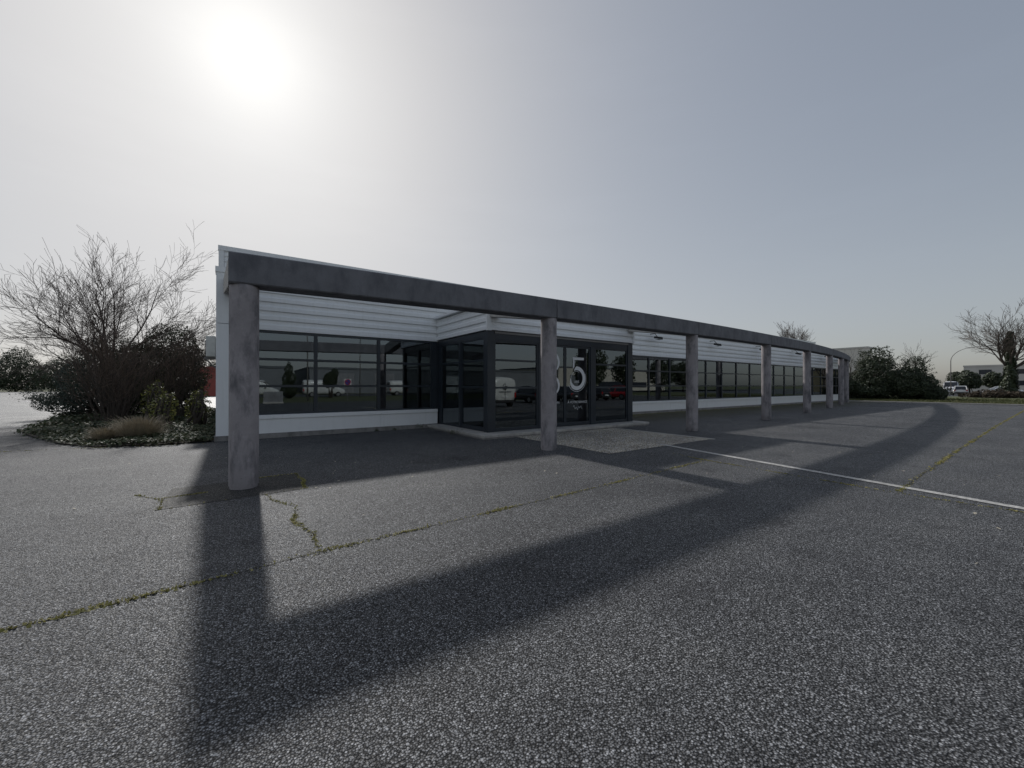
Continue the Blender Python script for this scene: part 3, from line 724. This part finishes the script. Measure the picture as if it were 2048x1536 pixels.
bare_tree('bare_shrub', 'huge leafless many-stemmed shrub fanning out above the ivy bed', (-4.3, 24.5, 0), 16, 18, 3.25, .055, 3, .012, .085, 1.12, (14, 42), .57, (16, 86), fan=3.0, nseg=7, rmin=.005)
bush('evergreen_bush', 'rounded dark evergreen bush close to the corner of the white building', (-2.6, 25.5, 0), 31,
     [(0, 0, 1.8, 1.5, 1.5, 1.6), (.2, .3, 3.3, 1.15, 1.2, 1.25), (-.9, 0, 2.3, 1.1, 1.1, 1.3), (.9, .5, 2.2, .8, .9, 1.3), (.1, 0, .9, 1.5, 1.4, .8)], 42000, .05)
bush('juniper_bush', 'dark blue-green conifer bush with low branches sweeping over the pale yard', (-5.1, 26.3, 0), 32,
     [(0, 0, 1.6, 1.3, 1.3, 1.3), (-.3, .2, .7, 1.8, 1.4, .5), (.5, 0, 2.7, 1.2, 1.2, 1.2), (-1.3, .3, .9, .9, .8, .3), (1.3, 0, 1.6, 1.2, 1.2, 1.3)], 40000, .045, M_LEAF_CON, spiky=200)
bare_tree('brushwood_thicket', 'thicket of thin brown leafless stems rising from the ivy', (-3.6, 20.6, 0), 41, 44, 2.5, .022, 2, .06, .10, 1.1, (12, 40), .5, (2, 34), m=M_THICKET, nseg=6, rmin=.004, cat='shrub')
bare_tree('brushwood_thicket', 'second clump of brown leafless stems, between the thicket and the white wall', (-2.0, 22.6, 0), 42, 34, 2.7, .02, 2, .06, .10, 1.1, (12, 40), .5, (2, 30), m=M_THICKET, nseg=6, rmin=.004, cat='shrub')
for i, (x_, y_, h, lab) in enumerate(((-1.75, 16.6, 1.15, 'young yellow-green shrub with thin upright shoots in the ivy'), (-.95, 17.6, 1.25, 'yellow-green seedling shrub growing against the end of the white wall'), (-2.3, 19.2, 1.5, 'taller yellow-green sapling in front of the brown stems'))):
    bush('young_shrub', lab, (x_, y_, 0), 50+i, [(0, 0, h*.6, .34, .34, h*.45), (.1, .1, h*.85, .22, .22, h*.3)], 420, .045, M_LEAF_YEL, stems=12, trunk_top=.8)
# dry grass tussock at the front of the bed
def tussock(loc, seed, rad, h, label, n=900):
    rg = random.Random(seed); mb = MB(); c = Vector(loc)
    for _ in range(n):
        az = rg.uniform(0, 6.28); rr_ = rad*rg.random()**.6; b0 = c+Vector((math.cos(az), math.sin(az), 0))*rr_*.45; hh = h*rg.uniform(.25, 1.25)*(1-.35*rg.random()*rr_/rad)
        tip = c+Vector((math.cos(az)*rr_*1.25, math.sin(az)*rr_*1.25, hh)); mid = b0.lerp(tip, .6)+Vector((0, 0, hh*.25)); s_ = Vector((-math.sin(az), math.cos(az), 0))*.004
        mb.poly([b0-s_, b0+s_, mid+s_*.8, mid-s_*.8]); mb.poly([mid-s_*.8, mid+s_*.8, tip])
    T = thing('grass_tussock', label, 'grass', loc); mb.build('blades', M_DRY, T)
tussock((-2.05, 14.75, .03), 61, .62, .58, 'dry brown grass tussock spilling over the ivy at the kerbless edge', 2400)
tussock((-2.75, 14.9, .03), 62, .40, .36, 'smaller grey-brown grass clump beside the dry tussock', 1200)
# tiny weeds at the foot of the wall
for i, (x_, y_, s_) in enumerate(((5.35, 13.22, .16), (4.5, 13.24, .07), (5.58, 11.0, .15), (5.55, 11.15, .1), (13.3, 13.3, .14), (3.9, 13.25, .06), (14.6, 13.3, .06))):
    rg = random.Random(70+i); mb = MB()
    for _ in range(70):
        leaf(mb, rg, Vector((x_+rg.gauss(0, s_*.55), y_-abs(rg.gauss(0, s_*.3)), s_*rg.random()*1.1+.01)), Vector((rg.gauss(0, .5), -.4, 1)).normalized(), rg.uniform(.012, .026))
    props(mb.build('weed_tuft', M_LEAF_IVY), ['green weed tuft at the foot of the wall just before the porch step', 'tiny weed at the foot of the white wall, second from the porch step', 'dark green weed growing out of the side of the porch step', 'smaller weed beside the one on the porch step side', 'weed tuft at the foot of the wall just past the porch', 'tiny weed at the foot of the white wall, farthest from the porch step', 'tiny weed in the moss past the porch'][i], 'weed', 'weeds at the foot of the building')
rm = random.Random(77); mm = MB()
for _ in range(2600):
    x_ = rm.uniform(13, 47); y_ = YF-.1-abs(rm.gauss(0, .18)); mm_s = rm.uniform(.012, .03)
    leaf(mm, rm, Vector((x_, y_, .012+.02*rm.random())), Vector((rm.gauss(0, .4), rm.gauss(0, .4), 1)).normalized(), mm_s)
props(mm.build('wall_moss', M_MOSS), 'strip of moss along the foot of the white wall', 'moss', kind='stuff')

# --- far trees beyond the yard, on the west
rt = random.Random(90)
far_w = [(-66, 163, 11, 7, 'tall dark evergreen tree at the far end of the yard, outermost of the row'), (-54, 158, 9.5, 6.5, 'broad dark evergreen tree beyond the pale yard'),
         (-44, 153, 11.5, 6, 'dark evergreen tree with a pointed top beyond the pale yard'), (-34, 147, 9.5, 6.5, 'low rounded evergreen tree beyond the pale yard'),
         (-24, 142, 9.0, 6, 'low dark evergreen tree partly behind the juniper bush'), (-13, 136, 8.0, 6, 'far evergreen tree seen through the bare shrub'), (-3, 131, 8.0, 6, 'far evergreen tree beside the red shed')]
for i, (x_, y_, h, w_, lab) in enumerate(far_w):
    lob = [(0, 0, h*.45, w_*.75, w_*.75, h*.42), (-w_*.4, 0, h*.35, w_*.55, w_*.5, h*.33), (w_*.45, .5, h*.33, w_*.5, w_*.5, h*.32), (rt.uniform(-1, 1), 0, h*.75, w_*.35, w_*.35, h*.25), (w_*.2, 0, h*.2, w_*.8, w_*.6, h*.2)]
    bush('evergreen_tree', lab, (x_, y_, 0), 91+i, lob, 15000, .2, M_LEAF_DARK, 'evergreen trees beyond the yard', 'tree', part='crown', stems=4)
# --- east side
e_lobes = [(0, 0, 2.0, 3.2, 2.4, 1.9), (-1.0, 1.6, 4.0, 1.7, 1.7, 1.6), (1.6, -.5, 2.5, 2.0, 2.0, 1.7)]
bush('evergreen_bush', 'tall dark evergreen at the edge of the grass strip, highest of the cluster', (61.0, 13.5, 0), 110, [(0, 0, 2.4, 2.6, 2.2, 2.2), (-.2, .2, 4.4, 1.5, 1.5, 1.5), (.2, .4, 1.0, 3.2, 2.4, 1.1), (.4, .9, 3.2, 2.0, 1.4, 1.6)], 26000, .09, spiky=130, group='evergreens beyond the grass strip')
bush('evergreen_bush', 'dark evergreen with a pointed top beside the tallest evergreen', (61.5, 11.1, 0), 111, [(0, 0, 1.7, 2.4, 2.2, 1.7), (0, -.6, 3.4, 1.0, 1.0, 1.3), (.1, -.5, 1.2, 2.2, 1.5, 1.2)], 20000, .085, spiky=130, group='evergreens beyond the grass strip')
bush('evergreen_bush', 'low dark evergreen hedge bush behind the end of the colonnade', (60.5, 16.2, 0), 112, [(0, 0, 1.4, 2.6, 2.6, 1.4), (0, 1.5, 1.2, 2.4, 2.4, 1.2), (0, -1.6, 1.3, 2.2, 2.0, 1.3)], 18000, .085, spiky=130, group='evergreens beyond the grass strip')
bush('evergreen_bush', 'low spreading end of the evergreen cluster in front of the white van', (62.0, 9.6, 0), 113, [(0, 0, .9, 2.0, 1.1, .95), (0, -.7, .6, 1.6, .8, .65)], 10000, .08, spiky=130, group='evergreens beyond the grass strip')
IV = bare_tree('bare_tree', 'tall leafless tree with ivy-wrapped trunk standing on the grass strip', (80.5, 5.2, 0), 121, 9, 5.0, .17, 3, .05, .10, 1.35, (18, 48), .55, (8, 60), trunk_h=3.4, rmin=.012, nseg=6)
rv = random.Random(122); ivm = MB()
for _ in range(7000):
    z_ = 8.2*rv.random()**.9; az = rv.uniform(0, 6.28); rad = (.80-.075*z_) + .5*mnoise.noise(Vector((z_*.7+math.cos(az), math.sin(az), 4))); rad = max(.12, rad)*rv.random()**.4
    leaf(ivm, rv, Vector((80.5+math.cos(az)*rad, 5.2+math.sin(az)*rad, z_+.1)), Vector((math.cos(az), math.sin(az), rv.gauss(0, .5))).normalized(), rv.uniform(.08, .17), .75)
ivm.build('ivy', M_LEAF_DARK, IV)
bare_tree('bare_tree', 'slender leafless tree behind the ivy-wrapped one', (92, -1.0, 0), 123, 8, 6.0, .15, 3, .05, .10, 1.3, (18, 48), .55, (8, 55), trunk_h=2.6, rmin=.014)
bare_tree('bare_tree', 'leafless tree rising behind the roof of the showroom', (98, 34.7, 0), 124, 9, 4.6, .16, 3, .05, .10, 1.35, (18, 46), .55, (8, 50), trunk_h=7.2, rmin=.016)
bare_tree('bare_sapling', 'thin leafless sapling in front of the beige box building', (59.5, 15.6, 0), 125, 5, 2.4, .04, 2, .06, .1, 1.1, (18, 46), .55, (5, 40), trunk_h=1.8, rmin=.008, cat='tree')
bare_tree('bare_sapling', 'thin leafless sapling rising out of the evergreen cluster', (62.5, 10.6, 0), 126, 4, 2.2, .04, 2, .06, .1, 1.1, (18, 46), .55, (5, 35), trunk_h=2.8, rmin=.008, cat='tree')
bush('brush_pile', 'low heap of brown brushwood at the foot of the ivy-wrapped tree', (77.5, 6.5, 0), 127, [(0, 0, .4, 1.7, 1.7, .6), (.3, -2.0, .35, 1.5, 1.5, .5), (0, 1.6, .25, 1.2, 1.2, .35)], 2600, .15, leaf_mat('brush_leaf', [(0.04, 0.03, 0.02), (0.08, 0.06, 0.04)], 0.9), cat='brushwood')
for i, (x_, y_, h) in enumerate(((113, 12.2, 4.4), (141, 17.2, 5.0), (117, 9.6, 4.2))):
    bush('clipped_tree', ['small round dark tree between the white van and the white saloon', 'round dark tree behind the white van', 'round olive tree beside the ivy-wrapped trunk'][i], (x_, y_, 0), 130+i, [(0, 0, h*.62, 1.5, 1.5, h*.34), (.4, -.4, h*.5, 1.3, 1.3, h*.28)], 3500, .18, cat='tree', part='crown')
# grass on the strip
rgz = random.Random(140); gm = MB()
for _ in range(16000):
    x_ = 48.9+ (22*rgz.random()**1.6); y_ = rgz.uniform(-9, 14.5); s_ = rgz.uniform(.02, .05)*(1+(x_-48)*.02); az = rgz.uniform(0, 3.14); e = Vector((math.cos(az), math.sin(az), 0))*s_
    hh = rgz.uniform(.04, .13); q = Vector((x_, y_, 0)); gm.poly([q-e, q+e, q+Vector((rgz.gauss(0, .03), rgz.gauss(0, .03), hh))])
props(gm.build('grass_strip', M_GRASS), 'rough grass strip beyond the end of the asphalt', 'grass', kind='stuff')

# ------------------------------------------------------------------ vehicles
M_TYRE = mat('tyre', (0.02, 0.02, 0.021), 0.85); M_RIM = mat('rim', (0.35, 0.35, 0.36), 0.35, 0.8)
M_RED = mat('tail_lamp', (0.45, 0.02, 0.02), 0.2); M_CLEAR = mat('head_lamp', (0.6, 0.62, 0.63), 0.15); M_PLATE = mat('number_plate', (0.7, 0.7, 0.68), 0.4)
M_PLASTIC = mat('black_plastic', (0.02, 0.02, 0.022), 0.6)
def loft(mb, secs):
    k = len(secs[0]); b = len(mb.v)
    for s_ in secs: mb.v += s_
    for i in range(len(secs)-1):
        for j in range(k):
            a = b+i*k+j; c = b+i*k+(j+1) % k; mb.f.append((a, c, c+k, a+k))
    mb.f.append(tuple(b+j for j in range(k-1, -1, -1))); mb.f.append(tuple(b+(len(secs)-1)*k+j for j in range(k)))
def ring(x, w, z0, z1, wt=None, tuck=.06):
    wt = w if wt is None else wt; h = z1-z0
    half = [(w*.86, z0), (w*.97, z0+h*.18), (w, z0+h*.5), (w*.985, z0+h*.8), (wt, z1)]
    return [(x, y, z) for y, z in half]+[(x, -y, z) for y, z in reversed(half)]
def vehicle(name, label, cat, loc, rz, kind, col, group=None):
    """front towards +x; side silhouettes given as stations"""
    T = thing(name, label, cat, loc, rz, group); P = car_paint('paint_%d_%d_%d' % tuple(int(c*999) for c in col), col)
    if kind == 'van': Lh, Wd, Hh = 2.6, .98, 2.35
    elif kind == 'small_van': Lh, Wd, Hh = 2.1, .98, 2.15
    else: Lh, Wd, Hh = (2.0, .87, 1.47) if kind == 'hatch' else (2.25, .90, 1.43)
    body, cab, roof = MB(), MB(), MB()
    if 'van' in kind:
        nose = Lh*.52; belt = Hh*.50
        loft(body, [ring(-Lh, Wd*.95, .34, Hh*.97, Wd*.86), ring(-Lh+.05, Wd, .26, Hh, Wd*.88), ring(nose*.55, Wd, .26, Hh, Wd*.88), ring(nose*.72, Wd, .26, Hh*.95, Wd*.84), ring(Lh*.72, Wd, .26, belt*1.02, Wd*.86), ring(Lh*.94, Wd*.93, .28, belt*.88, Wd*.8), ring(Lh, Wd*.82, .34, belt*.68, Wd*.75)])
        cab.quad((nose*.74+.03, -Wd*.80, Hh*.92), (nose*.74+.03, Wd*.80, Hh*.92), (Lh*.72+.03, Wd*.84, belt*1.06), (Lh*.72+.03, -Wd*.84, belt*1.06))
        for s_ in (-1, 1):
            cab.poly([(nose*.25, s_*(Wd*.955+.012), belt*1.08), (Lh*.60, s_*(Wd*.965+.012), belt*1.08), (nose*.70, s_*(Wd*.90+.012), Hh*.88), (nose*.25, s_*(Wd*.90+.012), Hh*.88)])
            cab.quad((-Lh-.012, s_*.06, Hh*.56), (-Lh-.012, s_*Wd*.78, Hh*.56), (-Lh-.006, s_*Wd*.74, Hh*.86), (-Lh-.006, s_*.06, Hh*.86)) if kind == 'van' else None
        rear_z = Hh*.42; whl = .34
    else:
        belt = Hh*.62
        rr0 = -Lh*.98 if kind == 'hatch' else -Lh*.62
        loft(body, [ring(-Lh, Wd*.86, .36, belt*.92, Wd*.72), ring(-Lh+.08, Wd*.96, .24, belt*.98, Wd*.8), ring(-Lh*.5, Wd, .22, belt, Wd*.88), ring(0, Wd, .22, belt, Wd*.89), ring(Lh*.42, Wd, .22, belt*.99, Wd*.87), ring(Lh*.78, Wd*.97, .23, belt*.88, Wd*.8), ring(Lh*.96, Wd*.88, .26, belt*.76, Wd*.7), ring(Lh, Wd*.78, .34, belt*.62, Wd*.62)])
        xr = [(-Lh*.97, belt*.96, Wd*.76), (-Lh*.80, Hh*.955, Wd*.66), (-Lh*.45, Hh, Wd*.68), (-Lh*.05, Hh*.995, Wd*.68), (Lh*.12, Hh*.96, Wd*.66), (Lh*.46, belt*.985, Wd*.80)] if kind == 'hatch' else \
             [(-Lh*.70, belt*.985, Wd*.78), (-Lh*.40, Hh*.96, Wd*.66), (-Lh*.2, Hh, Wd*.68), (Lh*.0, Hh*.99, Wd*.68), (Lh*.12, Hh*.95, Wd*.66), (Lh*.46, belt*.985, Wd*.80)]
        secs = []
        for x_, zt, wt in xr:
            secs.append([(x_, Wd*.875, belt*.95), (x_, wt*1.0+(Wd*.875-wt)*.12, zt-.05 if zt > belt*1.05 else zt-.005), (x_, wt*.92, zt), (x_, -wt*.92, zt), (x_, -wt-(Wd*.875-wt)*.12, zt-.05 if zt > belt*1.05 else zt-.005), (x_, -Wd*.875, belt*.95)])
        loft(cab, secs)
        for (x0, z0, w0), (x1, z1, w1) in zip(xr[1:-2], xr[2:-1]):
            roof.quad((x0, -w0*.97, z0+.008), (x0, w0*.97, z0+.008), (x1, w1*.97, z1+.008), (x1, -w1*.97, z1+.008))
        for s_ in (-1, 1):
            for (x0, z0, w0), (x1, z1, w1) in ((xr[0], xr[1]), (xr[-2], xr[-1])):
                roof.tube([(x0, s_*(w0*.96+.02), z0), (x1, s_*(w1*.96+.02), z1)], .045, 6)
            roof.tube([(-Lh*.1, s_*(Wd*.88), belt*.96), (-Lh*.12, s_*(Wd*.70), Hh*.97)], .04, 6)
            roof.tube([(x_, s_*(w_*.955+.012), z_-.01) for x_, z_, w_ in xr[1:-1]], .035, 6)
        rear_z = belt*.80; whl = .31
    bo = body.build('body', P, T, smooth=True, local=True); bv = bo.modifiers.new('sub', 'SUBSURF'); bv.levels = bv.render_levels = 1 if 'van' in kind else 2
    for e in bo.data.edges: pass
    cab.build('windows', M_CARGLASS, T, local=True)
    if roof.v: roof.build('roof', P, T, local=True)
    for sx in (-1, 1):
        for sy in (-1, 1):
            wx, wy = sx*Lh*.62, sy*(Wd-.09)
            w = MB().tube([(wx, wy-.11, whl), (wx, wy+.11, whl)], whl, 20).build('wheel', M_TYRE, T, local=True)
            MB().tube([(wx, wy+sy*.105, whl), (wx, wy+sy*.125, whl)], whl*.62, 14).build('rim', M_RIM, w, local=True)
    for sy in (-1, 1):
        zl = rear_z
        MB().box(-Lh*(.985 if 'van' in kind else .975)-.03, -Lh*.95, sy*Wd*(.70 if 'van' not in kind else .88)-(.11 if 'van' not in kind else .05), sy*Wd*(.70 if 'van' not in kind else .88)+(.11 if 'van' not in kind else .05), zl-.10 if 'van' not in kind else zl-.22, zl+.10).build('tail_lamp', M_RED, T, local=True)
        MB().box(Lh*.90, Lh*.965, sy*Wd*.64-.14, sy*Wd*.64+.14, belt*.70-.05, belt*.70+.06).build('headlight', M_CLEAR, T, local=True)
        MB().box(Lh*.36, Lh*.42, sy*Wd-.01, sy*(Wd+.17)+.01 if sy > 0 else sy*(Wd+.17), belt+.02, belt+.15).build('mirror', M_PLASTIC, T, local=True)
    MB().box(-Lh-.02, -Lh+.15, -Wd*.82, Wd*.82, .30, .50).build('bumper', M_PLASTIC if col[0] > .4 else P, T, local=True, bevel=.03)
    MB().box(Lh*.93, Lh+.01, -Wd*.74, Wd*.74, .26, .46).build('bumper', M_PLASTIC, T, local=True, bevel=.03)
    MB().box(-Lh-.035, -Lh+.01, -.26, .26, rear_z-.24, rear_z-.13).build('number_plate', M_PLATE, T, local=True)
    MB().box(Lh-.02, Lh+.02, -.26, .26, .38, .48).build('number_plate', M_PLATE, T, local=True)
    return T
# parked to the east
vehicle('delivery_van', 'white high-roofed delivery van facing the grass strip', 'van', (108, 13.8, .004), R(186), 'van', (0.72, 0.73, 0.75))
vehicle('parked_car', 'white hatchback seen from behind, parked in front of the white delivery van', 'car', (96.5, 11.3, .004), R(8), 'hatch', (0.74, 0.74, 0.72))
vehicle('parked_car', 'white saloon parked side-on behind the brushwood heap', 'car', (99.5, 7.4, .004), R(118), 'sedan', (0.74, 0.75, 0.76))
# yard on the west
vehicle('delivery_van', 'white van parked in the pale yard, seen through the leafless stems', 'van', (-9.6, 66, .006), R(20), 'van', (0.70, 0.71, 0.72))
# behind the camera, mirrored in the glass: vehicles parked nose to the lawn, tails to the building
MV = vehicle('delivery_van', 'white van with round dark emblem on its rear doors, mirrored in the porch glass', 'van', (15.6, -5.0, .006), R(-88), 'small_van', (0.70, 0.70, 0.66))
em = MB(); arc_strip(em, 0, 0, 0, [(a, .0, .20) for a in range(0, 361, 15)]); 
em.v = [(-2.1-.03, x_, z_+1.42) for x_, y_, z_ in em.v]; em.build('emblem', M_PLASTIC, MV, local=True)
em = MB(); arc_strip(em, 0, 0, 0, [(a, .05+.0006*(a-40), .20) for a in range(40, 200, 12)]); em.v = [(-2.1-.034, x_+.04, z_+1.40) for x_, y_, z_ in em.v]; em.build('emblem_swash', M_PLATE, MV, local=True)
MB().box(-2.145, -2.12, -.5, .5, 1.06, 1.11).build('rear_stripe', M_RIM, MV, local=True); MB().box(-2.145, -2.12, -.012, .012, .5, 1.7).build('door_seam', M_PLASTIC, MV, local=True)
for x_, y_, kind, col, lab in ((21.6, -8.2, 'hatch', (0.02, 0.022, 0.028), 'black hatchback parked next to the white emblem van'), (26.6, -9.4, 'sedan', (0.03, 0.03, 0.034), 'dark grey saloon parked between two dark cars'),
                               (31.4, -9.8, 'hatch', (0.018, 0.018, 0.02), 'black hatchback parked next to the red car'), (35.2, -9.6, 'hatch', (0.62, 0.012, 0.018), 'bright red hatchback parked at the end of the row')):
    vehicle('parked_car', lab, 'car', (x_, y_, .006), R(-90), kind, col, 'cars parked behind the viewer')
for i, (x_, y_, lab) in enumerate(((2.5, -31, 'white van parked on the street opposite the clipped tree'), (10.5, -31, 'white van parked on the street next to the lamp post'), (-7, -31, 'white van at the end of the street row'), (22, -31, 'white van parked on the street before the grey warehouse door'))):
    vehicle('delivery_van', lab, 'van', (x_, y_-2, .006), R(3), 'van', (0.68, 0.68, 0.66))

# ------------------------------------------------------------------ other buildings
def hall(name, label, x0, x1, y0, y1, h, wallm, roofm, doors, face, cat='building', win=()):
    cx, cy = (x0+x1)/2, (y0+y1)/2; T = thing(name, label, cat, (cx, cy, 0))
    w = MB().box(x0, x1, y0, y1, 0, h).build('wall', wallm, T)
    MB().box(x0-.1, x1+.1, y0-.1, y1+.1, h+.002, h+.35).build('parapet', roofm, T)
    yf, s_ = (y1, 1) if face == '+y' else (y0, -1)
    for (a, b, z0, z1, m_) in doors:
        if face in ('+y', '-y'): d_ = MB().box(a, b, min(yf, yf+s_*.06), max(yf, yf+s_*.06), z0, z1)
        else: d_ = MB().box(x0-.06, x0, a, b, z0, z1)
        d_.build('door' if z0 < .3 else 'window', m_, T)
    return T
M_WH = mat('warehouse_steel', (0.16, 0.17, 0.18), 0.6, var=0.12, scale=.6); M_WHR = mat('warehouse_fascia', (0.10, 0.11, 0.12), 0.6)
M_BEIGE = mat('beige_render', (0.50, 0.47, 0.40), 0.85, var=.1, scale=.5); M_CREAM = mat('cream_render', (0.60, 0.58, 0.53), 0.85, var=.08, scale=.4); M_REDB = mat('red_sheet', (0.26, 0.06, 0.05), 0.7)
M_PALEB = mat('pale_beige_render', (0.70, 0.67, 0.60), 0.85, var=.08, scale=.5)
M_WIN = mat('far_window', (0.03, 0.035, 0.045), 0.15)
M_YST = mat('ochre_stone', (0.40, 0.33, 0.20), 0.9, var=.2, scale=1.5)
hall('warehouse', 'long grey warehouse across the street with two roller doors', 12, 62, -78, -56, 4.7, M_WH, M_WHR, [(16, 20, .01, 4.0, M_RIM), (24, 28, .01, 4.0, M_RIM), (33, 45, .6, 3.0, M_WIN)], '+y')
hall('warehouse', 'low beige warehouse across the street, further east', 66, 120, -80, -54, 6.0, M_BEIGE, M_WHR, [(70, 74, .01, 4.2, M_WH), (80, 110, 1.0, 2.6, M_WIN), (87, 97, 4.6, 5.5, M_REDB)], '+y')
hall('warehouse', 'low grey workshop across the street behind the white vans', -50, 8, -76, -54, 4.6, M_WH, M_WHR, [(-44, -40, .01, 3.6, M_PLATE), (-30, -26, .01, 3.6, M_PLATE), (-18, -6, 1.0, 2.6, M_WIN), (-2, 2, .01, 3.6, M_PLATE)], '+y')
hall('box_building', 'tall plain beige box building behind the end of the colonnade', 113, 116, 26.7, 60, 9.7, M_PALEB, M_CREAM, [], '-x')
hall('apartment_building', 'pale cream flat-roofed building behind the parked white cars', 150, 185, -2, 17, 6.2, M_CREAM, M_CREAM, [(12.5, 14.5, 4.3, 5.4, M_WIN), (7.5, 9.5, 4.3, 5.4, M_WIN), (2.0, 4.0, 4.3, 5.4, M_WIN), (12.5, 14.5, 1.6, 2.7, M_WIN), (7.5, 9.5, 1.6, 2.7, M_WIN), (2.0, 4.0, 1.6, 2.7, M_WIN)], '-x')
hall('stone_house', 'ochre stone house with dark roof edge behind the ivy-wrapped tree', 118, 132, -12, 1.5, 5.2, M_YST, M_WHR, [(-3.5, -2.2, 1.0, 2.6, M_WIN), (-7.5, -6.2, 1.0, 2.6, M_WIN)], '-x')
hall('shed', 'dark red sheet-metal shed at the end of the yard', -4.5, 6, 72, 80, 3.9, M_REDB, M_REDB, [], '-y')

# ------------------------------------------------------------------ lamp posts
def lamp(label, loc, h, reach, az, group=None):
    T = thing('street_lamp', label, 'street lamp', loc, 0, group); x_, y_, z_ = loc; dx, dy = math.cos(az), math.sin(az)
    pts = [(x_, y_, -.05), (x_, y_, h*.72)]; 
    for i in range(1, 9):
        a = R(90*i/8); pts.append((x_+dx*reach*.55*(1-math.cos(a)), y_+dy*reach*.55*(1-math.cos(a)), h*.72+(h*.28)*math.sin(a)))
    pts.append((x_+dx*reach*.8, y_+dy*reach*.8, h*1.005))
    MB().tube(pts, [.075]+[.055]+[.045]*4+[.035]*5, 8).build('pole', M_GREYTRIM, T, smooth=True)
    e = Vector((x_+dx*reach*.8, y_+dy*reach*.8, h*1.005)); d_ = Vector((dx, dy, 0)); n_ = Vector((-dy, dx, 0))
    MB().prism([e-n_*.12, e+n_*.12, e+n_*.16+d_*.7-Vector((0, 0, .02)), e-n_*.16+d_*.7-Vector((0, 0, .02))], (0, 0, -.04), (0, 0, .09)).build('lantern', M_RIM, T)
lamp('curved grey street lamp rising beside the ivy-wrapped tree', (98.5, 12.0+.6, 0), 7.8, 5.0, R(-85))
lamp('curved street lamp far behind the white van, arm towards the evergreens', (128, 20.0, 0), 6.8, 4.2, R(95))
lamp('street lamp with its lantern showing above the pointed evergreen', (96, 23.0, 0), 6.8, 3.6, R(-90))
lamp('grey street lamp on the street behind the viewer', (14.5, -30, 0), 8.5, 2.5, R(90))
lamp('grey street lamp at the corner of the lawn behind the viewer', (6.2, -17, 0), 8.0, 2.0, R(180))
# clipped trees mirrored in the windows, sign and cabinet on the lawn
bush('conical_tree', 'dense conical evergreen on the lawn behind the viewer', (5.6, -27.0, 0), 160, [(0, 0, 1.1, .95, .95, 1.0), (0, 0, 2.2, .75, .75, 1.1), (0, 0, 3.2, .45, .45, .9), (0, 0, 3.9, .2, .2, .5)], 9000, .07, cat='tree', part='crown')
bush('round_tree', 'round-headed tree on the lawn behind the viewer', (10.2, -27.0, 0), 161, [(0, 0, 2.3, .85, .85, .9), (.3, 0, 3.0, .6, .6, .7), (-.3, .2, 1.9, .6, .6, .6)], 7000, .07, cat='tree', part='crown')
for i, (x_, y_) in enumerate(((52, -30), (60, -28), (70, -31), (80, -28), (92, -30))):
    bush('street_tree', ['bushy tree on the street edge opposite the window band', 'tall bushy street tree beside the beige warehouse', 'dense street tree before the beige warehouse', 'street tree opposite the far windows', 'last street tree opposite the colonnade end'][i], (x_, y_, 0), 170+i, [(0, 0, 4.0, 2.8, 2.8, 2.6), (1, .5, 6.0, 2.0, 2.0, 2.0), (-1.2, 0, 5.2, 2, 2, 2)], 6000, .2, group='street trees behind the viewer', cat='tree', part='crown')
T = thing('no_parking_sign', 'round no-parking sign in blue and red on a grey post', 'sign', (9.6, -15.5, 0))
MB().tube([(9.6, -15.5, 0), (9.6, -15.5, 2.3)], .03, 8).build('post', M_RIM, T)
MB().box(9.24, 9.96, -15.47, -15.45, 1.52, 2.22).build('backing_board', M_PLATE, T)
MB().tube([(9.6, -15.449, 1.87), (9.6, -15.435, 1.87)], .32, 28).build('red_rim', M_RED, T); MB().tube([(9.6, -15.434, 1.87), (9.6, -15.425, 1.87)], .25, 28).build('blue_disc', mat('sign_blue', (0.03, 0.06, 0.30), 0.4), T)
MB().prism([Vector((9.6-.20, -15.42, 1.87+.15)), Vector((9.6-.15, -15.42, 1.87+.20)), Vector((9.6+.20, -15.42, 1.87-.15)), Vector((9.6+.15, -15.42, 1.87-.20))], (0, 0, 0), (0, .004, 0)).build('red_slash', M_RED, T)
T = thing('utility_cabinet', 'low grey two-door utility cabinet on the lawn behind the viewer', 'cabinet', (2.9, -12.2, 0))
MB().box(2.2, 3.6, -12.5, -12.1, .1, 1.0).build('casing', mat('cabinet_grey', (0.33, 0.33, 0.33), 0.6), T, bevel=.01); MB().box(2.15, 3.65, -12.55, -12.05, 0, .1).build('base', M_STEP, T)
for s_ in (0, 1): MB().box(2.24+s_*.68, 2.88+s_*.68, -12.098, -12.085, .16, .95).build('door', M_RIM, T)
